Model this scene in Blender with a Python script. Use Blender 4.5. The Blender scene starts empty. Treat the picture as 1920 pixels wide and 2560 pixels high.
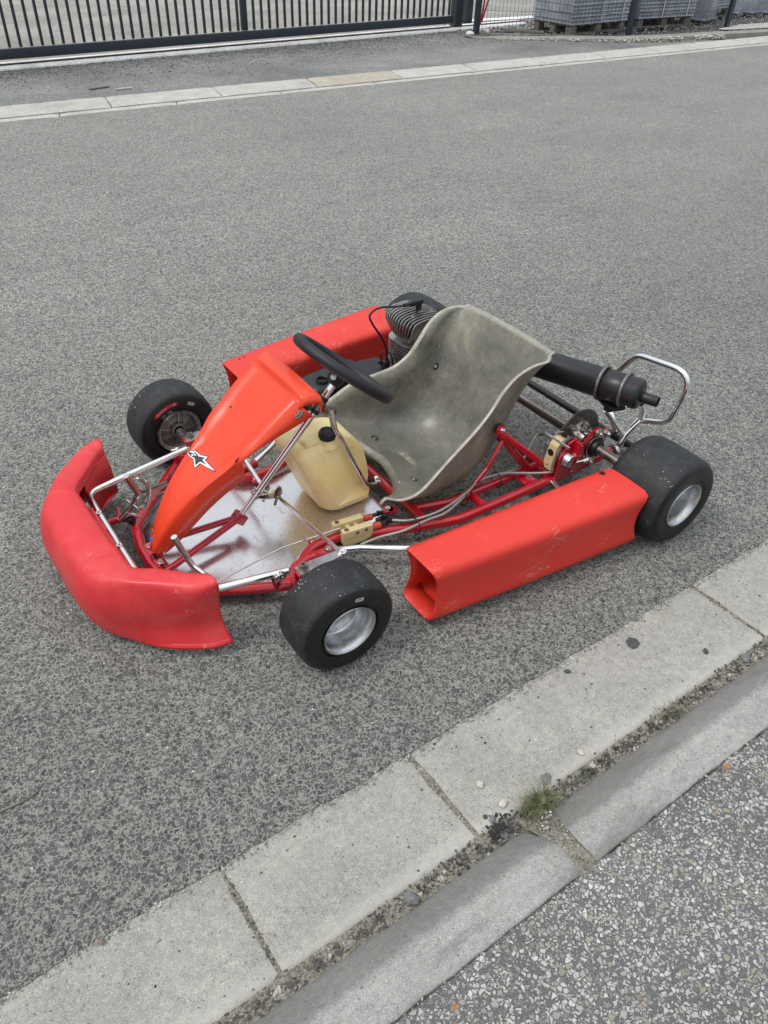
import bpy, bmesh, math, random
from mathutils import Vector, Matrix, noise
random.seed(7)
R = math.radians
scene = bpy.context.scene
col = scene.collection
# ------------------------------------------------------------------ camera
cd = bpy.data.cameras.new('camera'); cam = bpy.data.objects.new('camera', cd); col.objects.link(cam)
cd.sensor_fit = 'HORIZONTAL'; cd.sensor_width = 36.0; cd.lens = 35.96; cd.clip_start = .05; cd.clip_end = 500
YAW, PITCH, ROLL = .6316, .6840, .0423
fwd = Vector((math.sin(YAW)*math.cos(PITCH), math.cos(YAW)*math.cos(PITCH), -math.sin(PITCH)))
rt = Vector((math.cos(YAW), -math.sin(YAW), 0)); up = rt.cross(fwd)
r2 = math.cos(ROLL)*rt + math.sin(ROLL)*up; u2 = -math.sin(ROLL)*rt + math.cos(ROLL)*up
cam.matrix_world = Matrix(((r2.x, u2.x, -fwd.x, -.6629), (r2.y, u2.y, -fwd.y, -1.581), (r2.z, u2.z, -fwd.z, 1.479), (0, 0, 0, 1)))
scene.camera = cam
# ------------------------------------------------------------------ sky, sun, exposure
SUN_EL, SUN_AZ = R(58), R(-75)      # azimuth measured from +y towards +x
w = bpy.data.worlds.new('World'); scene.world = w; w.use_nodes = True
nt = w.node_tree; nt.nodes.clear()
out = nt.nodes.new('ShaderNodeOutputWorld'); bg = nt.nodes.new('ShaderNodeBackground')
sky = nt.nodes.new('ShaderNodeTexSky'); sky.sky_type = 'NISHITA'; sky.sun_disc = False
sky.sun_elevation = SUN_EL; sky.sun_rotation = SUN_AZ; sky.air_density = 1.0; sky.dust_density = 2.0
tc = nt.nodes.new('ShaderNodeTexCoord'); nz = nt.nodes.new('ShaderNodeTexNoise'); nz.inputs['Scale'].default_value = 2.6; nz.inputs['Detail'].default_value = 6
cr = nt.nodes.new('ShaderNodeValToRGB'); cr.color_ramp.elements[0].position = .3; cr.color_ramp.elements[0].color = (5.9, 6.2, 6.7, 1)
cr.color_ramp.elements[1].position = .72; cr.color_ramp.elements[1].color = (10.4, 10.5, 10.6, 1)
mx = nt.nodes.new('ShaderNodeMix'); mx.data_type = 'RGBA'; mx.inputs[0].default_value = .86
nt.links.new(tc.outputs['Generated'], nz.inputs['Vector']); nt.links.new(nz.outputs['Fac'], cr.inputs['Fac'])
sp = nt.nodes.new('ShaderNodeSeparateXYZ'); nt.links.new(tc.outputs['Generated'], sp.inputs[0])
gr = nt.nodes.new('ShaderNodeValToRGB'); gr.color_ramp.elements[0].position = 0; gr.color_ramp.elements[0].color = (.32, .33, .35, 1); gr.color_ramp.elements[1].position = 1; gr.color_ramp.elements[1].color = (1.5, 1.5, 1.5, 1)
nt.links.new(sp.outputs[2], gr.inputs[0]); ml = nt.nodes.new('ShaderNodeMix'); ml.data_type = 'RGBA'; ml.blend_type = 'MULTIPLY'; ml.inputs[0].default_value = 1
nt.links.new(cr.outputs['Color'], ml.inputs[6]); nt.links.new(gr.outputs['Color'], ml.inputs[7])
nt.links.new(sky.outputs['Color'], mx.inputs[6]); nt.links.new(ml.outputs[2], mx.inputs[7])
nt.links.new(mx.outputs[2], bg.inputs['Color']); bg.inputs['Strength'].default_value = .1
nt.links.new(bg.outputs[0], out.inputs['Surface'])
sd = bpy.data.lights.new('sun', 'SUN'); sd.energy = 1.2; sd.angle = R(18); sd.color = (1, .98, .945)
sun = bpy.data.objects.new('sun', sd); col.objects.link(sun)
sdir = Vector((math.sin(SUN_AZ)*math.cos(SUN_EL), math.cos(SUN_AZ)*math.cos(SUN_EL), math.sin(SUN_EL)))
sun.rotation_euler = sdir.to_track_quat('Z', 'Y').to_euler()
scene.view_settings.view_transform = 'Standard'; scene.view_settings.look = 'None'
scene.view_settings.exposure = 0.30; scene.view_settings.gamma = 1.0
scene.render.engine = 'CYCLES'; scene.cycles.max_bounces = 6
# ------------------------------------------------------------------ node helpers
class NT:
    def __init__(s, name):
        s.m = bpy.data.materials.new(name); s.m.use_nodes = True; s.t = s.m.node_tree; s.t.nodes.clear()
        s.out = s.t.nodes.new('ShaderNodeOutputMaterial'); s.co = s.t.nodes.new('ShaderNodeTexCoord').outputs['Object']
    def link(s, a, b): s.t.links.new(a, b)
    def val(s, sock, v):
        if hasattr(v, 'links'): s.link(v, sock)
        elif isinstance(v, (tuple, list)): sock.default_value = tuple(v) + ((1,) if len(v) == 3 and len(sock.default_value) == 4 else ())
        else: sock.default_value = v
    def noise(s, scale, detail=4, rough=.5, dist=0, vec=None):
        n = s.t.nodes.new('ShaderNodeTexNoise'); s.val(n.inputs['Scale'], scale); n.inputs['Detail'].default_value = detail
        n.inputs['Roughness'].default_value = rough; n.inputs['Distortion'].default_value = dist; s.link(vec or s.co, n.inputs['Vector']); return n.outputs['Fac']
    def voro(s, scale, feat='F1', vec=None, rnd=1.0):
        n = s.t.nodes.new('ShaderNodeTexVoronoi'); n.feature = feat; s.val(n.inputs['Scale'], scale); n.inputs['Randomness'].default_value = rnd
        s.link(vec or s.co, n.inputs['Vector']); return n
    def ramp(s, fac, stops, interp='LINEAR'):
        n = s.t.nodes.new('ShaderNodeValToRGB'); r = n.color_ramp; r.interpolation = interp
        while len(r.elements) > 1: r.elements.remove(r.elements[0])
        for i, (p, c) in enumerate(stops):
            e = r.elements[0] if i == 0 else r.elements.new(p)
            e.position = p
            e.color = (c, c, c, 1) if not isinstance(c, (tuple, list)) else tuple(c) + (1,)
        s.link(fac, n.inputs['Fac']); return n.outputs['Color']
    def mix(s, f, a, b, mode='MIX'):
        n = s.t.nodes.new('ShaderNodeMix'); n.data_type = 'RGBA'; n.blend_type = mode
        s.val(n.inputs[0], f); s.val(n.inputs[6], a); s.val(n.inputs[7], b); return n.outputs[2]
    def math(s, op, a, b=0.0, clamp=False):
        n = s.t.nodes.new('ShaderNodeMath'); n.operation = op; n.use_clamp = clamp; s.val(n.inputs[0], a); s.val(n.inputs[1], b); return n.outputs[0]
    def maprange(s, v, a, b, c=0.0, d=1.0):
        n = s.t.nodes.new('ShaderNodeMapRange'); s.link(v, n.inputs[0])
        for i, x in enumerate((a, b, c, d)): n.inputs[i+1].default_value = x
        return n.outputs[0]
    def sep(s, v, i):
        n = s.t.nodes.new('ShaderNodeSeparateXYZ'); s.link(v, n.inputs[0]); return n.outputs[i]
    def scalevec(s, sc, vec=None):
        n = s.t.nodes.new('ShaderNodeVectorMath'); n.operation = 'MULTIPLY'; s.link(vec or s.co, n.inputs[0]); n.inputs[1].default_value = sc; return n.outputs[0]
    def warp(s, scale, amt, vec=None):
        n = s.t.nodes.new('ShaderNodeTexNoise'); n.inputs['Scale'].default_value = scale; n.inputs['Detail'].default_value = 2; s.link(vec or s.co, n.inputs['Vector'])
        a = s.t.nodes.new('ShaderNodeVectorMath'); a.operation = 'SUBTRACT'; s.link(n.outputs['Color'], a.inputs[0]); a.inputs[1].default_value = (.5,)*3
        b = s.t.nodes.new('ShaderNodeVectorMath'); b.operation = 'SCALE'; s.link(a.outputs[0], b.inputs[0]); b.inputs['Scale'].default_value = amt
        c = s.t.nodes.new('ShaderNodeVectorMath'); c.operation = 'ADD'; s.link(vec or s.co, c.inputs[0]); s.link(b.outputs[0], c.inputs[1]); return c.outputs[0]
    def bsdf(s, color, rough=.5, metal=0.0, spec=.5, bump=None, bstr=.3, bdist=.001, **kw):
        p = s.t.nodes.new('ShaderNodeBsdfPrincipled'); s.val(p.inputs['Base Color'], color); s.val(p.inputs['Roughness'], rough)
        s.val(p.inputs['Metallic'], metal); p.inputs['Specular IOR Level'].default_value = spec
        for k, v in kw.items(): s.val(p.inputs[k.replace('_', ' ')], v)
        if bump is not None:
            b = s.t.nodes.new('ShaderNodeBump'); b.inputs['Strength'].default_value = bstr; b.inputs['Distance'].default_value = bdist
            s.link(bump, b.inputs['Height']); s.link(b.outputs[0], p.inputs['Normal'])
        s.link(p.outputs[0], s.out.inputs['Surface']); s.p = p; return s.m
M = {}
def asphalt(name, stone, binder, scale, light=1.0, patch=.12, white=.5):
    n = NT(name); v0 = n.warp(240, .005); v = n.warp(70, .006, v0)
    a = n.voro(scale, 'F1', v); e = n.voro(scale, 'DISTANCE_TO_EDGE', v)
    rnd = n.sep(a.outputs['Color'], 0); rnd2 = n.sep(a.outputs['Color'], 1)
    thr = n.maprange(rnd2, 0, 1, .02, .24)
    isst = n.math('MULTIPLY', n.maprange(n.math('SUBTRACT', e.outputs['Distance'], thr), 0, .07), n.maprange(rnd, .10, .14))
    st = n.mix(rnd, stone[0], stone[1]); fine = n.noise(900, 3, .7); fine2 = n.noise(300, 4, .7)
    bi = n.ramp(fine2, [(.32, binder[0]), (.62, binder[1])])
    # finer fraction fills the space between the large stones
    f = n.voro(scale*2.1, 'F1', v0); fe = n.voro(scale*2.1, 'DISTANCE_TO_EDGE', v0)
    fs = n.math('MULTIPLY', n.maprange(fe.outputs['Distance'], .05, .14), n.maprange(n.sep(f.outputs['Color'], 0), .52, .56))
    bi = n.mix(n.math('MULTIPLY', fs, .85), bi, n.mix(n.sep(f.outputs['Color'], 1), stone[0], stone[1]))
    c = n.mix(isst, bi, st)
    c = n.mix(1.0, c, n.ramp(fine, [(.25, .70), (.75, 1.30)]), 'MULTIPLY')
    wv = n.voro(85, 'F1', v0); ws = n.math('MULTIPLY', n.math('LESS_THAN', wv.outputs['Distance'], .24), n.math('GREATER_THAN', n.sep(wv.outputs['Color'], 0), 1-.03*white))
    c = n.mix(ws, c, (.62, .61, .57))
    gl = n.voro(230, 'F1', v0); gs = n.math('MULTIPLY', n.math('LESS_THAN', gl.outputs['Distance'], .34), n.math('GREATER_THAN', n.sep(gl.outputs['Color'], 0), .93)); c = n.mix(n.math('MULTIPLY', gs, .8), c, (.46, .47, .45))
    gd = n.math('MULTIPLY', n.math('LESS_THAN', gl.outputs['Distance'], .40), n.math('LESS_THAN', n.sep(gl.outputs['Color'], 0), .08)); c = n.mix(n.math('MULTIPLY', gd, .7), c, (.045, .048, .048))
    big = n.noise(.9, 5, .6); mid = n.noise(7, 4, .6); streak = n.noise(1.0, 4, .6, 0, n.scalevec((.55, 3.2, 1)))
    c = n.mix(1.0, c, n.ramp(big, [(.3, 1-patch*.7), (.7, 1+patch*.7)]), 'MULTIPLY')
    c = n.mix(1.0, c, n.ramp(mid, [(.3, .95), (.7, 1.05)]), 'MULTIPLY')
    c = n.mix(1.0, c, n.ramp(n.noise(48, 3, .7), [(.32, .90), (.68, 1.11)]), 'MULTIPLY')
    c = n.mix(1.0, c, n.ramp(streak, [(.3, .95), (.7, 1.05)]), 'MULTIPLY')
    # base colour gets paler across the road, from the near gutter to the far side
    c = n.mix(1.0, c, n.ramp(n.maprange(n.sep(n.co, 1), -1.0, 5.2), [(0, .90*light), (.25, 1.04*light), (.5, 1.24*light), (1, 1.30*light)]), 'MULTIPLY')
    h = n.math('ADD', n.math('ADD', isst, n.math('MULTIPLY', fs, .5)), n.math('MULTIPLY', fine, .6))
    return n.bsdf(c, .82, 0, .35, h, .8, .0024)
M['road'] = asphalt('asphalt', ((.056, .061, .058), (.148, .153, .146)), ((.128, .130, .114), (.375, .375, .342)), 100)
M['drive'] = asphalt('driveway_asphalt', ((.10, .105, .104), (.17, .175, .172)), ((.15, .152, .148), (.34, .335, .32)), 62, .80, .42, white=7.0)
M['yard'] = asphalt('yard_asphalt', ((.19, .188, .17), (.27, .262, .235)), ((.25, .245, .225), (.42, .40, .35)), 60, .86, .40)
def concrete(name, base, seed=0, dark=.0, speck=1.0, slope=False, edge=False):
    n = NT(name); f = n.noise(520, 4, .8); m_ = n.noise(60, 5, .75); b = n.noise(5.5, 6, .7, .3)
    c = n.mix(1.0, base, n.ramp(f, [(.30, .42), (.5, 1.0), (.70, 1.55)]), 'MULTIPLY')
    c = n.mix(1.0, c, n.ramp(m_, [(.3, .78), (.7, 1.18)]), 'MULTIPLY')
    c = n.mix(1.0, c, n.ramp(b, [(.28, .84), (.72, 1.14)]), 'MULTIPLY')
    g = n.noise(1.6, 5, .75, .6); c = n.mix(n.math('MULTIPLY', n.maprange(g, .50, .70), .40), c, (.20, .195, .175))
    v = n.voro(150, 'F1', n.warp(200, .006)); s1 = n.math('MULTIPLY', n.math('LESS_THAN', v.outputs['Distance'], .32), n.math('GREATER_THAN', n.sep(v.outputs['Color'], 0), .72))
    c = n.mix(n.math('MULTIPLY', s1, .8*speck), c, n.mix(n.sep(v.outputs['Color'], 1), (.13, .13, .12), (.60, .58, .53)))
    v2 = n.voro(340, 'F1'); s2 = n.math('MULTIPLY', n.math('LESS_THAN', v2.outputs['Distance'], .36), n.math('GREATER_THAN', n.sep(v2.outputs['Color'], 0), .6))
    c = n.mix(n.math('MULTIPLY', s2, .7*speck), c, n.mix(n.sep(v2.outputs['Color'], 1), (.12, .12, .11), (.68, .67, .63)))
    if edge:    # pale worn band where water runs beside the joint
        y_ = n.math('ADD', n.sep(n.co, 1), n.math('MULTIPLY', n.math('SUBTRACT', n.noise(7, 5, .7), .5), .05))
        c = n.mix(n.math('MULTIPLY', n.maprange(y_, -1.030, -1.062), .45), c, (.56, .54, .49))
        c = n.mix(n.math('MULTIPLY', n.maprange(n.noise(3.1, 6, .75, .4), .56, .68), .28), c, (.50, .48, .42))
    if slope:   # darker along the lower, road-side band of the stone, with a wandering edge
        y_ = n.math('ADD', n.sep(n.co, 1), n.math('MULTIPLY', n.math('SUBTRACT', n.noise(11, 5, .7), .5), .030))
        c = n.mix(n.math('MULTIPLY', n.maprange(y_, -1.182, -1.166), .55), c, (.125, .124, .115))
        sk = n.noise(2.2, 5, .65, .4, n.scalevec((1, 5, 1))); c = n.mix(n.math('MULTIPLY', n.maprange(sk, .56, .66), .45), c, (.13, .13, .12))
    h = n.math('SUBTRACT', n.math('ADD', f, n.math('MULTIPLY', m_, 1.5)), s1)
    return n.bsdf(c, .88, 0, .3, h, .8, .0016)
M['slab'] = concrete('pale_concrete', (.375, .365, .328), edge=True)
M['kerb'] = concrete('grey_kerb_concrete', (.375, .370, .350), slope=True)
M['farkerb'] = concrete('far_kerb_concrete', (.52, .505, .465), speck=.3)
M['farkerb_grey'] = concrete('weathered_wall_concrete', (.30, .295, .27), speck=.5); M['farkerb_ochre'] = concrete('ochre_kerb_concrete', (.46, .425, .34), speck=.3)
M['white_concrete'] = concrete('white_painted_concrete', (.92, .91, .87), speck=.2)
def exposed(name):
    n = NT(name); v = n.warp(150, .006); f = n.noise(500, 4, .75)
    def layer(scale, lo, hi, keep):
        a = n.voro(scale, 'F1', v); e = n.voro(scale, 'DISTANCE_TO_EDGE', v); r2 = n.sep(a.outputs['Color'], 1)
        m_ = n.math('MULTIPLY', n.maprange(n.math('SUBTRACT', e.outputs['Distance'], n.maprange(r2, 0, 1, lo, hi)), 0, .03), n.maprange(n.sep(a.outputs['Color'], 0), keep, keep+.02))
        return m_, n.sep(a.outputs['Color'], 2)
    s1, r1 = layer(116, .03, .20, .24); s2, r2 = layer(215, .03, .20, .26)
    ramp = [(0, (.60, .595, .56)), (.40, (.42, .42, .40)), (.58, (.52, .505, .46)), (.76, (.30, .295, .28)), (.90, (.34, .30, .23)), (1, (.16, .17, .175))]
    bi = n.ramp(f, [(.3, .060), (.55, .15), (.75, .30)])
    c = n.mix(s2, bi, n.ramp(r2, [(0, (.55, .54, .50)), (.5, (.30, .30, .28)), (1, (.13, .135, .13))]))
    c = n.mix(s1, c, n.ramp(r1, ramp)); c = n.mix(1.0, c, n.ramp(f, [(.3, .78), (.7, 1.18)]), 'MULTIPLY')
    b = n.noise(3.0, 5, .65); c = n.mix(1.0, c, n.ramp(b, [(.3, .80), (.7, 1.12)]), 'MULTIPLY')
    return n.bsdf(c, .8, 0, .4, n.math('ADD', n.math('MAXIMUM', s1, n.math('MULTIPLY', s2, .6)), n.math('MULTIPLY', f, .4)), 1.0, .0024)
M['path'] = exposed('exposed_aggregate')
def dirt(name, a, b, sc=250):
    n = NT(name); v = n.voro(sc, 'F1'); c = n.mix(n.sep(v.outputs['Color'], 0), a, b); f = n.noise(300, 4, .7)
    c = n.mix(1.0, c, n.ramp(f, [(.3, .6), (.7, 1.3)]), 'MULTIPLY'); c = n.mix(n.math('MULTIPLY', n.maprange(n.noise(9, 4, .6), .5, .7), .6), c, (.07, .085, .04))
    return n.bsdf(c, .95, 0, .2, v.outputs['Distance'], .8, .003)
M['grit'] = dirt('joint_grit', (.13, .122, .095), (.34, .32, .27))
M['yardgravel'] = dirt('yard_gravel', (.07, .072, .07), (.22, .22, .21), 45)
def paint(name, c1, rough=.3, coat=.0, var=.06, scr=0.0, bumpn=0.0, spec=.5, fade=None):
    n = NT(name); b = n.noise(6, 4, .6)
    c = n.mix(1.0, c1, n.ramp(b, [(.3, 1-var), (.7, 1+var)]), 'MULTIPLY')
    if fade: c = n.mix(n.math('MULTIPLY', n.maprange(n.noise(11, 5, .7, .6), .47, .72), fade[1]), c, fade[0])
    h = n.noise(600, 3, .6)
    if scr:
        # long fine scratches and a scuffed haze of their own shape
        k = None
        for i, (sv, th) in enumerate([((6, 40, 90), .012), ((14, 60, 30), .010), ((30, 30, 8), .008)]):
            wv = n.noise(1.6, 2, .5, 1.2, n.scalevec(sv)); d = n.math('ABSOLUTE', n.math('SUBTRACT', wv, .5))
            s_ = n.math('LESS_THAN', d, th); gate = n.maprange(n.noise(4+3*i, 3, .6), .60, .66); s_ = n.math('MULTIPLY', s_, gate)
            k = s_ if k is None else n.math('MAXIMUM', k, s_)
        c = n.mix(n.math('MULTIPLY', k, min(1, scr*1.5)), c, (.80, .38, .32)); h = n.math('SUBTRACT', h, n.math('MULTIPLY', k, .8))
        d2 = n.noise(70, 4, .75); c = n.mix(n.math('MULTIPLY', n.math('MULTIPLY', n.maprange(d2, .60, .75), n.maprange(n.noise(5, 3, .6), .55, .65)), .30*scr), c, (.70, .34, .28))
    r = n.maprange(n.noise(14, 4, .6), .3, .7, rough*.85, rough*1.2)
    return n.bsdf(c, r, 0, spec, h, .08+bumpn, .0006, Coat_Weight=coat, Coat_Roughness=.08)
M['pod'] = paint('faded_red_plastic', (.70, .040, .026), .40, 0, .05, .45, .03, spec=.45)
M['fairing'] = paint('pink_red_plastic', (.64, .030, .036), .38, 0, .07, .25, .02, fade=((.76, .13, .10), .35))
M['nose'] = paint('orange_red_plastic', (.80, .062, .020), .30, 0, .04, 0, .05)
M['red'] = paint('deep_red_frame_paint', (.42, .004, .015), .20, .6, .08)
M['gold'] = paint('gold_anodised', (.62, .50, .26), .35, 0, .05)
M['rubberred'] = paint('red_rubber', (.55, .07, .05), .5)
M['black'] = paint('black_plastic', (.012, .013, .015), .40)
M['leather'] = None
n = NT('black_leather_grip'); v = n.voro(420, 'DISTANCE_TO_EDGE', n.warp(90, .004)); M['leather'] = n.bsdf((.010, .011, .014), .42, 0, .5, n.maprange(v.outputs['Distance'], 0, .25), .35, .0006)
M['boltblue'] = paint('blue_bolt', (.03, .22, .62), .25, .3)
M['black_coat'] = paint('satin_black_exhaust', (.013, .014, .016), .36, 0, .2)
def tyre_mat(name, tread):
    n = NT(name)
    if tread:
        s = n.noise(30, 5, .7); f = n.noise(260, 4, .75); g = n.noise(9, 4, .65)
        c = n.ramp(n.math('ADD', n.math('MULTIPLY', s, .5), n.math('MULTIPLY', f, .5)), [(.38, .008), (.52, .019), (.66, .052)])
        c = n.mix(1.0, c, (.92, 1.0, 1.08), 'MULTIPLY'); c = n.mix(1.0, c, n.ramp(g, [(.3, .75), (.7, 1.3)]), 'MULTIPLY')
        wv = n.voro(170, 'F1', n.warp(50, .02)); ws = n.math('MULTIPLY', n.math('LESS_THAN', wv.outputs['Distance'], .28), n.math('GREATER_THAN', n.sep(wv.outputs['Color'], 0), .88))
        ws = n.math('MULTIPLY', ws, n.maprange(n.noise(14, 3, .6), .48, .62))
        c = n.mix(n.math('MULTIPLY', ws, .9), c, (.45, .46, .45))
        return n.bsdf(c, .62, 0, .5, n.math('ADD', f, n.math('MULTIPLY', s, 1.5)), .55, .0016)
    f = n.noise(60, 4, .7); c = n.ramp(f, [(.35, .006), (.7, .012)])
    return n.bsdf(c, .42, 0, .4, n.noise(300, 3, .6), .2, .0006)
M['tread'] = tyre_mat('worn_slick_tread', True); M['sidewall'] = tyre_mat('tyre_sidewall', False)
def metal(name, c1, rough, var=.25, dirt_=0.0, dc=(.12, .10, .08), sc=25):
    n = NT(name); f = n.noise(sc, 5, .7); g = n.noise(sc*7, 4, .7)
    r = n.maprange(f, .3, .7, rough*(1-var), rough*(1+var)); c = n.mix(1.0, c1, n.ramp(g, [(.3, .88), (.7, 1.06)]), 'MULTIPLY')
    m_ = 1.0
    if dirt_:
        k = n.math('MULTIPLY', n.maprange(n.math('ADD', n.math('MULTIPLY', f, .7), n.math('MULTIPLY', g, .3)), .5, .64), dirt_); c = n.mix(k, c, dc); r = n.math('ADD', r, n.math('MULTIPLY', k, .35)); m_ = n.math('SUBTRACT', 1.0, n.math('MULTIPLY', k, .7))
    return n.bsdf(c, r, m_, .5, g, .05, .0005)
M['chrome'] = metal('chrome', (.90, .90, .89), .09, .3, .12, (.35, .31, .26), 40)
M['oldchrome'] = metal('dull_chrome', (.70, .66, .62), .17, .3, .30, (.26, .21, .17), 60)
M['steel'] = metal('brown_steel', (.30, .26, .235), .33, .3, .6, (.10, .075, .06), 30)
M['alu'] = metal('cast_aluminium', (.62, .63, .64), .27, .3, .35, (.18, .18, .17), 30)
M['finalu'] = metal('bead_blasted_fins', (.50, .50, .48), .42, .2, .3, (.12, .12, .11), 60)
M['rimalu'] = metal('spun_aluminium', (.60, .61, .62), .27, .30, .3, (.24, .25, .25), 30)
M['mag'] = metal('dark_magnesium', (.26, .255, .24), .50, .2, .4)
M['ano'] = metal('silver_plate', (.80, .80, .78), .25, .3)
M['braid'] = None
n = NT('braided_hose'); b = n.voro(900, 'F1'); M['braid'] = n.bsdf(n.mix(n.noise(25, 3, .6), (.30, .29, .27), (.52, .51, .48)), .4, .75, .5, b.outputs['Distance'], .5, .0006)
M['disc'] = metal('brake_disc_steel', (.20, .195, .185), .42, .2, .5, (.09, .08, .07), 50)
# floor tray: brushed sheet with stains
n = NT('aluminium_tray'); f = n.noise(9, 5, .65, .4); g = n.noise(90, 5, .7); st = n.noise(26, 5, .7, .8)
c = n.mix(1.0, (.74, .735, .74), n.ramp(g, [(.3, .92), (.7, 1.04)]), 'MULTIPLY')
c = n.mix(n.math('MULTIPLY', n.maprange(st, .60, .72), .45), c, (.33, .30, .27))
r = n.math('ADD', n.maprange(f, .3, .7, .15, .30), n.math('MULTIPLY', n.maprange(st, .55, .7), .2))
M['tray'] = n.bsdf(c, r, .92, .5, f, .12, .003)
# tank: milky HDPE
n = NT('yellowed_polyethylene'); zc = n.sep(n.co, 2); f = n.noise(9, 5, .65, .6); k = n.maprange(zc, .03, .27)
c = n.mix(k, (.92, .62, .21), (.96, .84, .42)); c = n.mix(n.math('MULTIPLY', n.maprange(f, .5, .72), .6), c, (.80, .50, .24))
c = n.mix(n.math('MULTIPLY', n.maprange(n.noise(5, 3, .5), .5, .7), .45), c, (.84, .76, .50))
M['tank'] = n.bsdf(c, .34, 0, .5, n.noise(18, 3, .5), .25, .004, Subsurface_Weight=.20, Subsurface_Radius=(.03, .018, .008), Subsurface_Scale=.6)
# seat: raw glass fibre, slightly see-through
n = NT('raw_glass_fibre'); f = n.noise(7, 6, .7, .5); fib = n.noise(45, 5, .75, .3, n.scalevec((1, 3, 1))); g = n.noise(260, 4, .8)
c = n.ramp(f, [(.3, (.13, .135, .122)), (.5, (.222, .220, .188)), (.7, (.38, .36, .275))])
c = n.mix(1.0, c, n.ramp(fib, [(.3, .80), (.7, 1.2)]), 'MULTIPLY'); c = n.mix(1.0, c, n.ramp(g, [(.3, .84), (.75, 1.25)]), 'MULTIPLY')
wv = n.noise(1.5, 2, .5, 1.2, n.scalevec((20, 45, 10))); sc_ = n.math('MULTIPLY', n.math('LESS_THAN', n.math('ABSOLUTE', n.math('SUBTRACT', wv, .5)), .006), n.maprange(n.noise(8, 3, .6), .52, .6))
c = n.mix(n.math('MULTIPLY', sc_, .7), c, (.5, .48, .42))
at = n.t.nodes.new('ShaderNodeAttribute'); at.attribute_name = 'rim'
edge = n.math('MULTIPLY', at.outputs['Fac'], n.maprange(n.noise(40, 4, .7), .2, .6, .35, 1.0))
c = n.mix(edge, c, (.48, .455, .38))
at2 = n.t.nodes.new('ShaderNodeAttribute'); at2.attribute_name = 'wear'
wear = n.math('MULTIPLY', n.maprange(at2.outputs['Fac'], .35, .6), n.maprange(n.noise(55, 4, .75), .40, .55)); c = n.mix(wear, c, (.62, .57, .44))
n.bsdf(c, n.maprange(f, .3, .7, .28, .44), 0, .6, n.math('ADD', g, fib), .10, .0010, Coat_Weight=.30, Coat_Roughness=.42)
tr = n.t.nodes.new('ShaderNodeBsdfTransparent'); ms = n.t.nodes.new('ShaderNodeMixShader'); n.val(ms.inputs[0], n.math('MULTIPLY', n.math('SUBTRACT', 1.0, edge), .30))
tr.inputs[0].default_value = (.9, .85, .7, 1)
n.link(n.p.outputs[0], ms.inputs[1]); n.link(tr.outputs[0], ms.inputs[2]); n.link(ms.outputs[0], n.out.inputs['Surface']); M['seat'] = n.m
def flat(name, c, rough=.5, metal_=0): n = NT(name); return n.bsdf(n.mix(1.0, c, n.ramp(n.noise(120, 3, .6), [(.3, .88), (.7, 1.1)]), 'MULTIPLY'), rough, metal_)
M['decal_dark'] = flat('decal_charcoal', (.030, .036, .038)); M['decal_white'] = flat('decal_white', (.86, .86, .85)); M['decal_edge'] = flat('decal_brown_edge', (.06, .015, .01))
M['sticker_red'] = flat('sticker_red', (.46, .014, .03)); M['label'] = flat('paper_label', (.55, .53, .46)); M['print'] = flat('print_grey', (.62, .58, .50)); M['printdark'] = flat('print_dark', (.06, .055, .04))
M['hole'] = flat('dark_hole', (.006, .006, .006), .9)
M['navy'] = paint('anthracite_powder_coat', (.026, .036, .048), .42, 0, .1)
M['wire'] = paint('fence_wire', (.022, .030, .036), .45)
M['wood'] = None
n = NT('weathered_pallet_wood'); f = n.noise(12, 5, .7, .3, n.scalevec((1, 6, 6))); M['wood'] = n.bsdf(n.ramp(f, [(.3, (.13, .115, .095)), (.7, (.30, .27, .22))]), .85, 0, .2, f, .3, .002)
n = NT('grey_slate_board'); f = n.noise(9, 5, .7); b = n.noise(2.2, 4, .6)
c = n.mix(1.0, n.ramp(f, [(.3, (.27, .295, .325)), (.7, (.43, .46, .50))]), n.ramp(b, [(.3, .75), (.7, 1.2)]), 'MULTIPLY'); c = n.mix(n.maprange(n.noise(14, 3, .7), .66, .72), c, (.5, .52, .54))
M['board'] = n.bsdf(c, .6, 0, .4, f, .15, .002)
M['strap'] = flat('white_strap', (.75, .76, .78)); M['redtape'] = flat('red_tape', (.50, .012, .035)); M['rag'] = flat('white_rag', (.8, .79, .77), .8)
M['blade'] = None
n = NT('grass_blade'); oi = n.noise(60, 2, .5); M['blade'] = n.bsdf(n.ramp(oi, [(.3, (.05, .07, .028)), (.5, (.115, .13, .055)), (.66, (.30, .27, .16))]), .6)
M['moss'] = dirt('moss', (.05, .075, .02), (.13, .15, .05), 400)
n = NT('mixed_gravel'); v = n.voro(60, 'F1'); M['gravel'] = n.bsdf(n.ramp(n.sep(v.outputs['Color'], 0), [(0, (.09, .088, .08)), (.6, (.24, .225, .195)), (.85, (.42, .40, .35)), (1, (.55, .53, .48))], 'CONSTANT'), .85, 0, .3, n.noise(300, 3, .6), .4, .001)
n = NT('dark_gravel'); v = n.voro(60, 'F1'); M['darkgravel'] = n.bsdf(n.ramp(n.sep(v.outputs['Color'], 0), [(0, .035), (.5, .07), (.85, .13), (1, .2)], 'CONSTANT'), .85, 0, .3)
n = NT('granite_chips'); v = n.voro(30, 'F1'); M['chips'] = n.bsdf(n.ramp(n.sep(v.outputs['Color'], 0), [(0, .10), (.45, .18), (.75, .30), (.93, .5)], 'CONSTANT'), .8, 0, .3)
n = NT('sandy_grit'); v = n.voro(60, 'F1'); M['sand'] = n.bsdf(n.ramp(n.sep(v.outputs['Color'], 0), [(0, (.17, .165, .15)), (.3, (.30, .285, .25)), (.7, (.42, .40, .35)), (.92, (.58, .55, .50))], 'CONSTANT'), .85, 0, .3)
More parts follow.
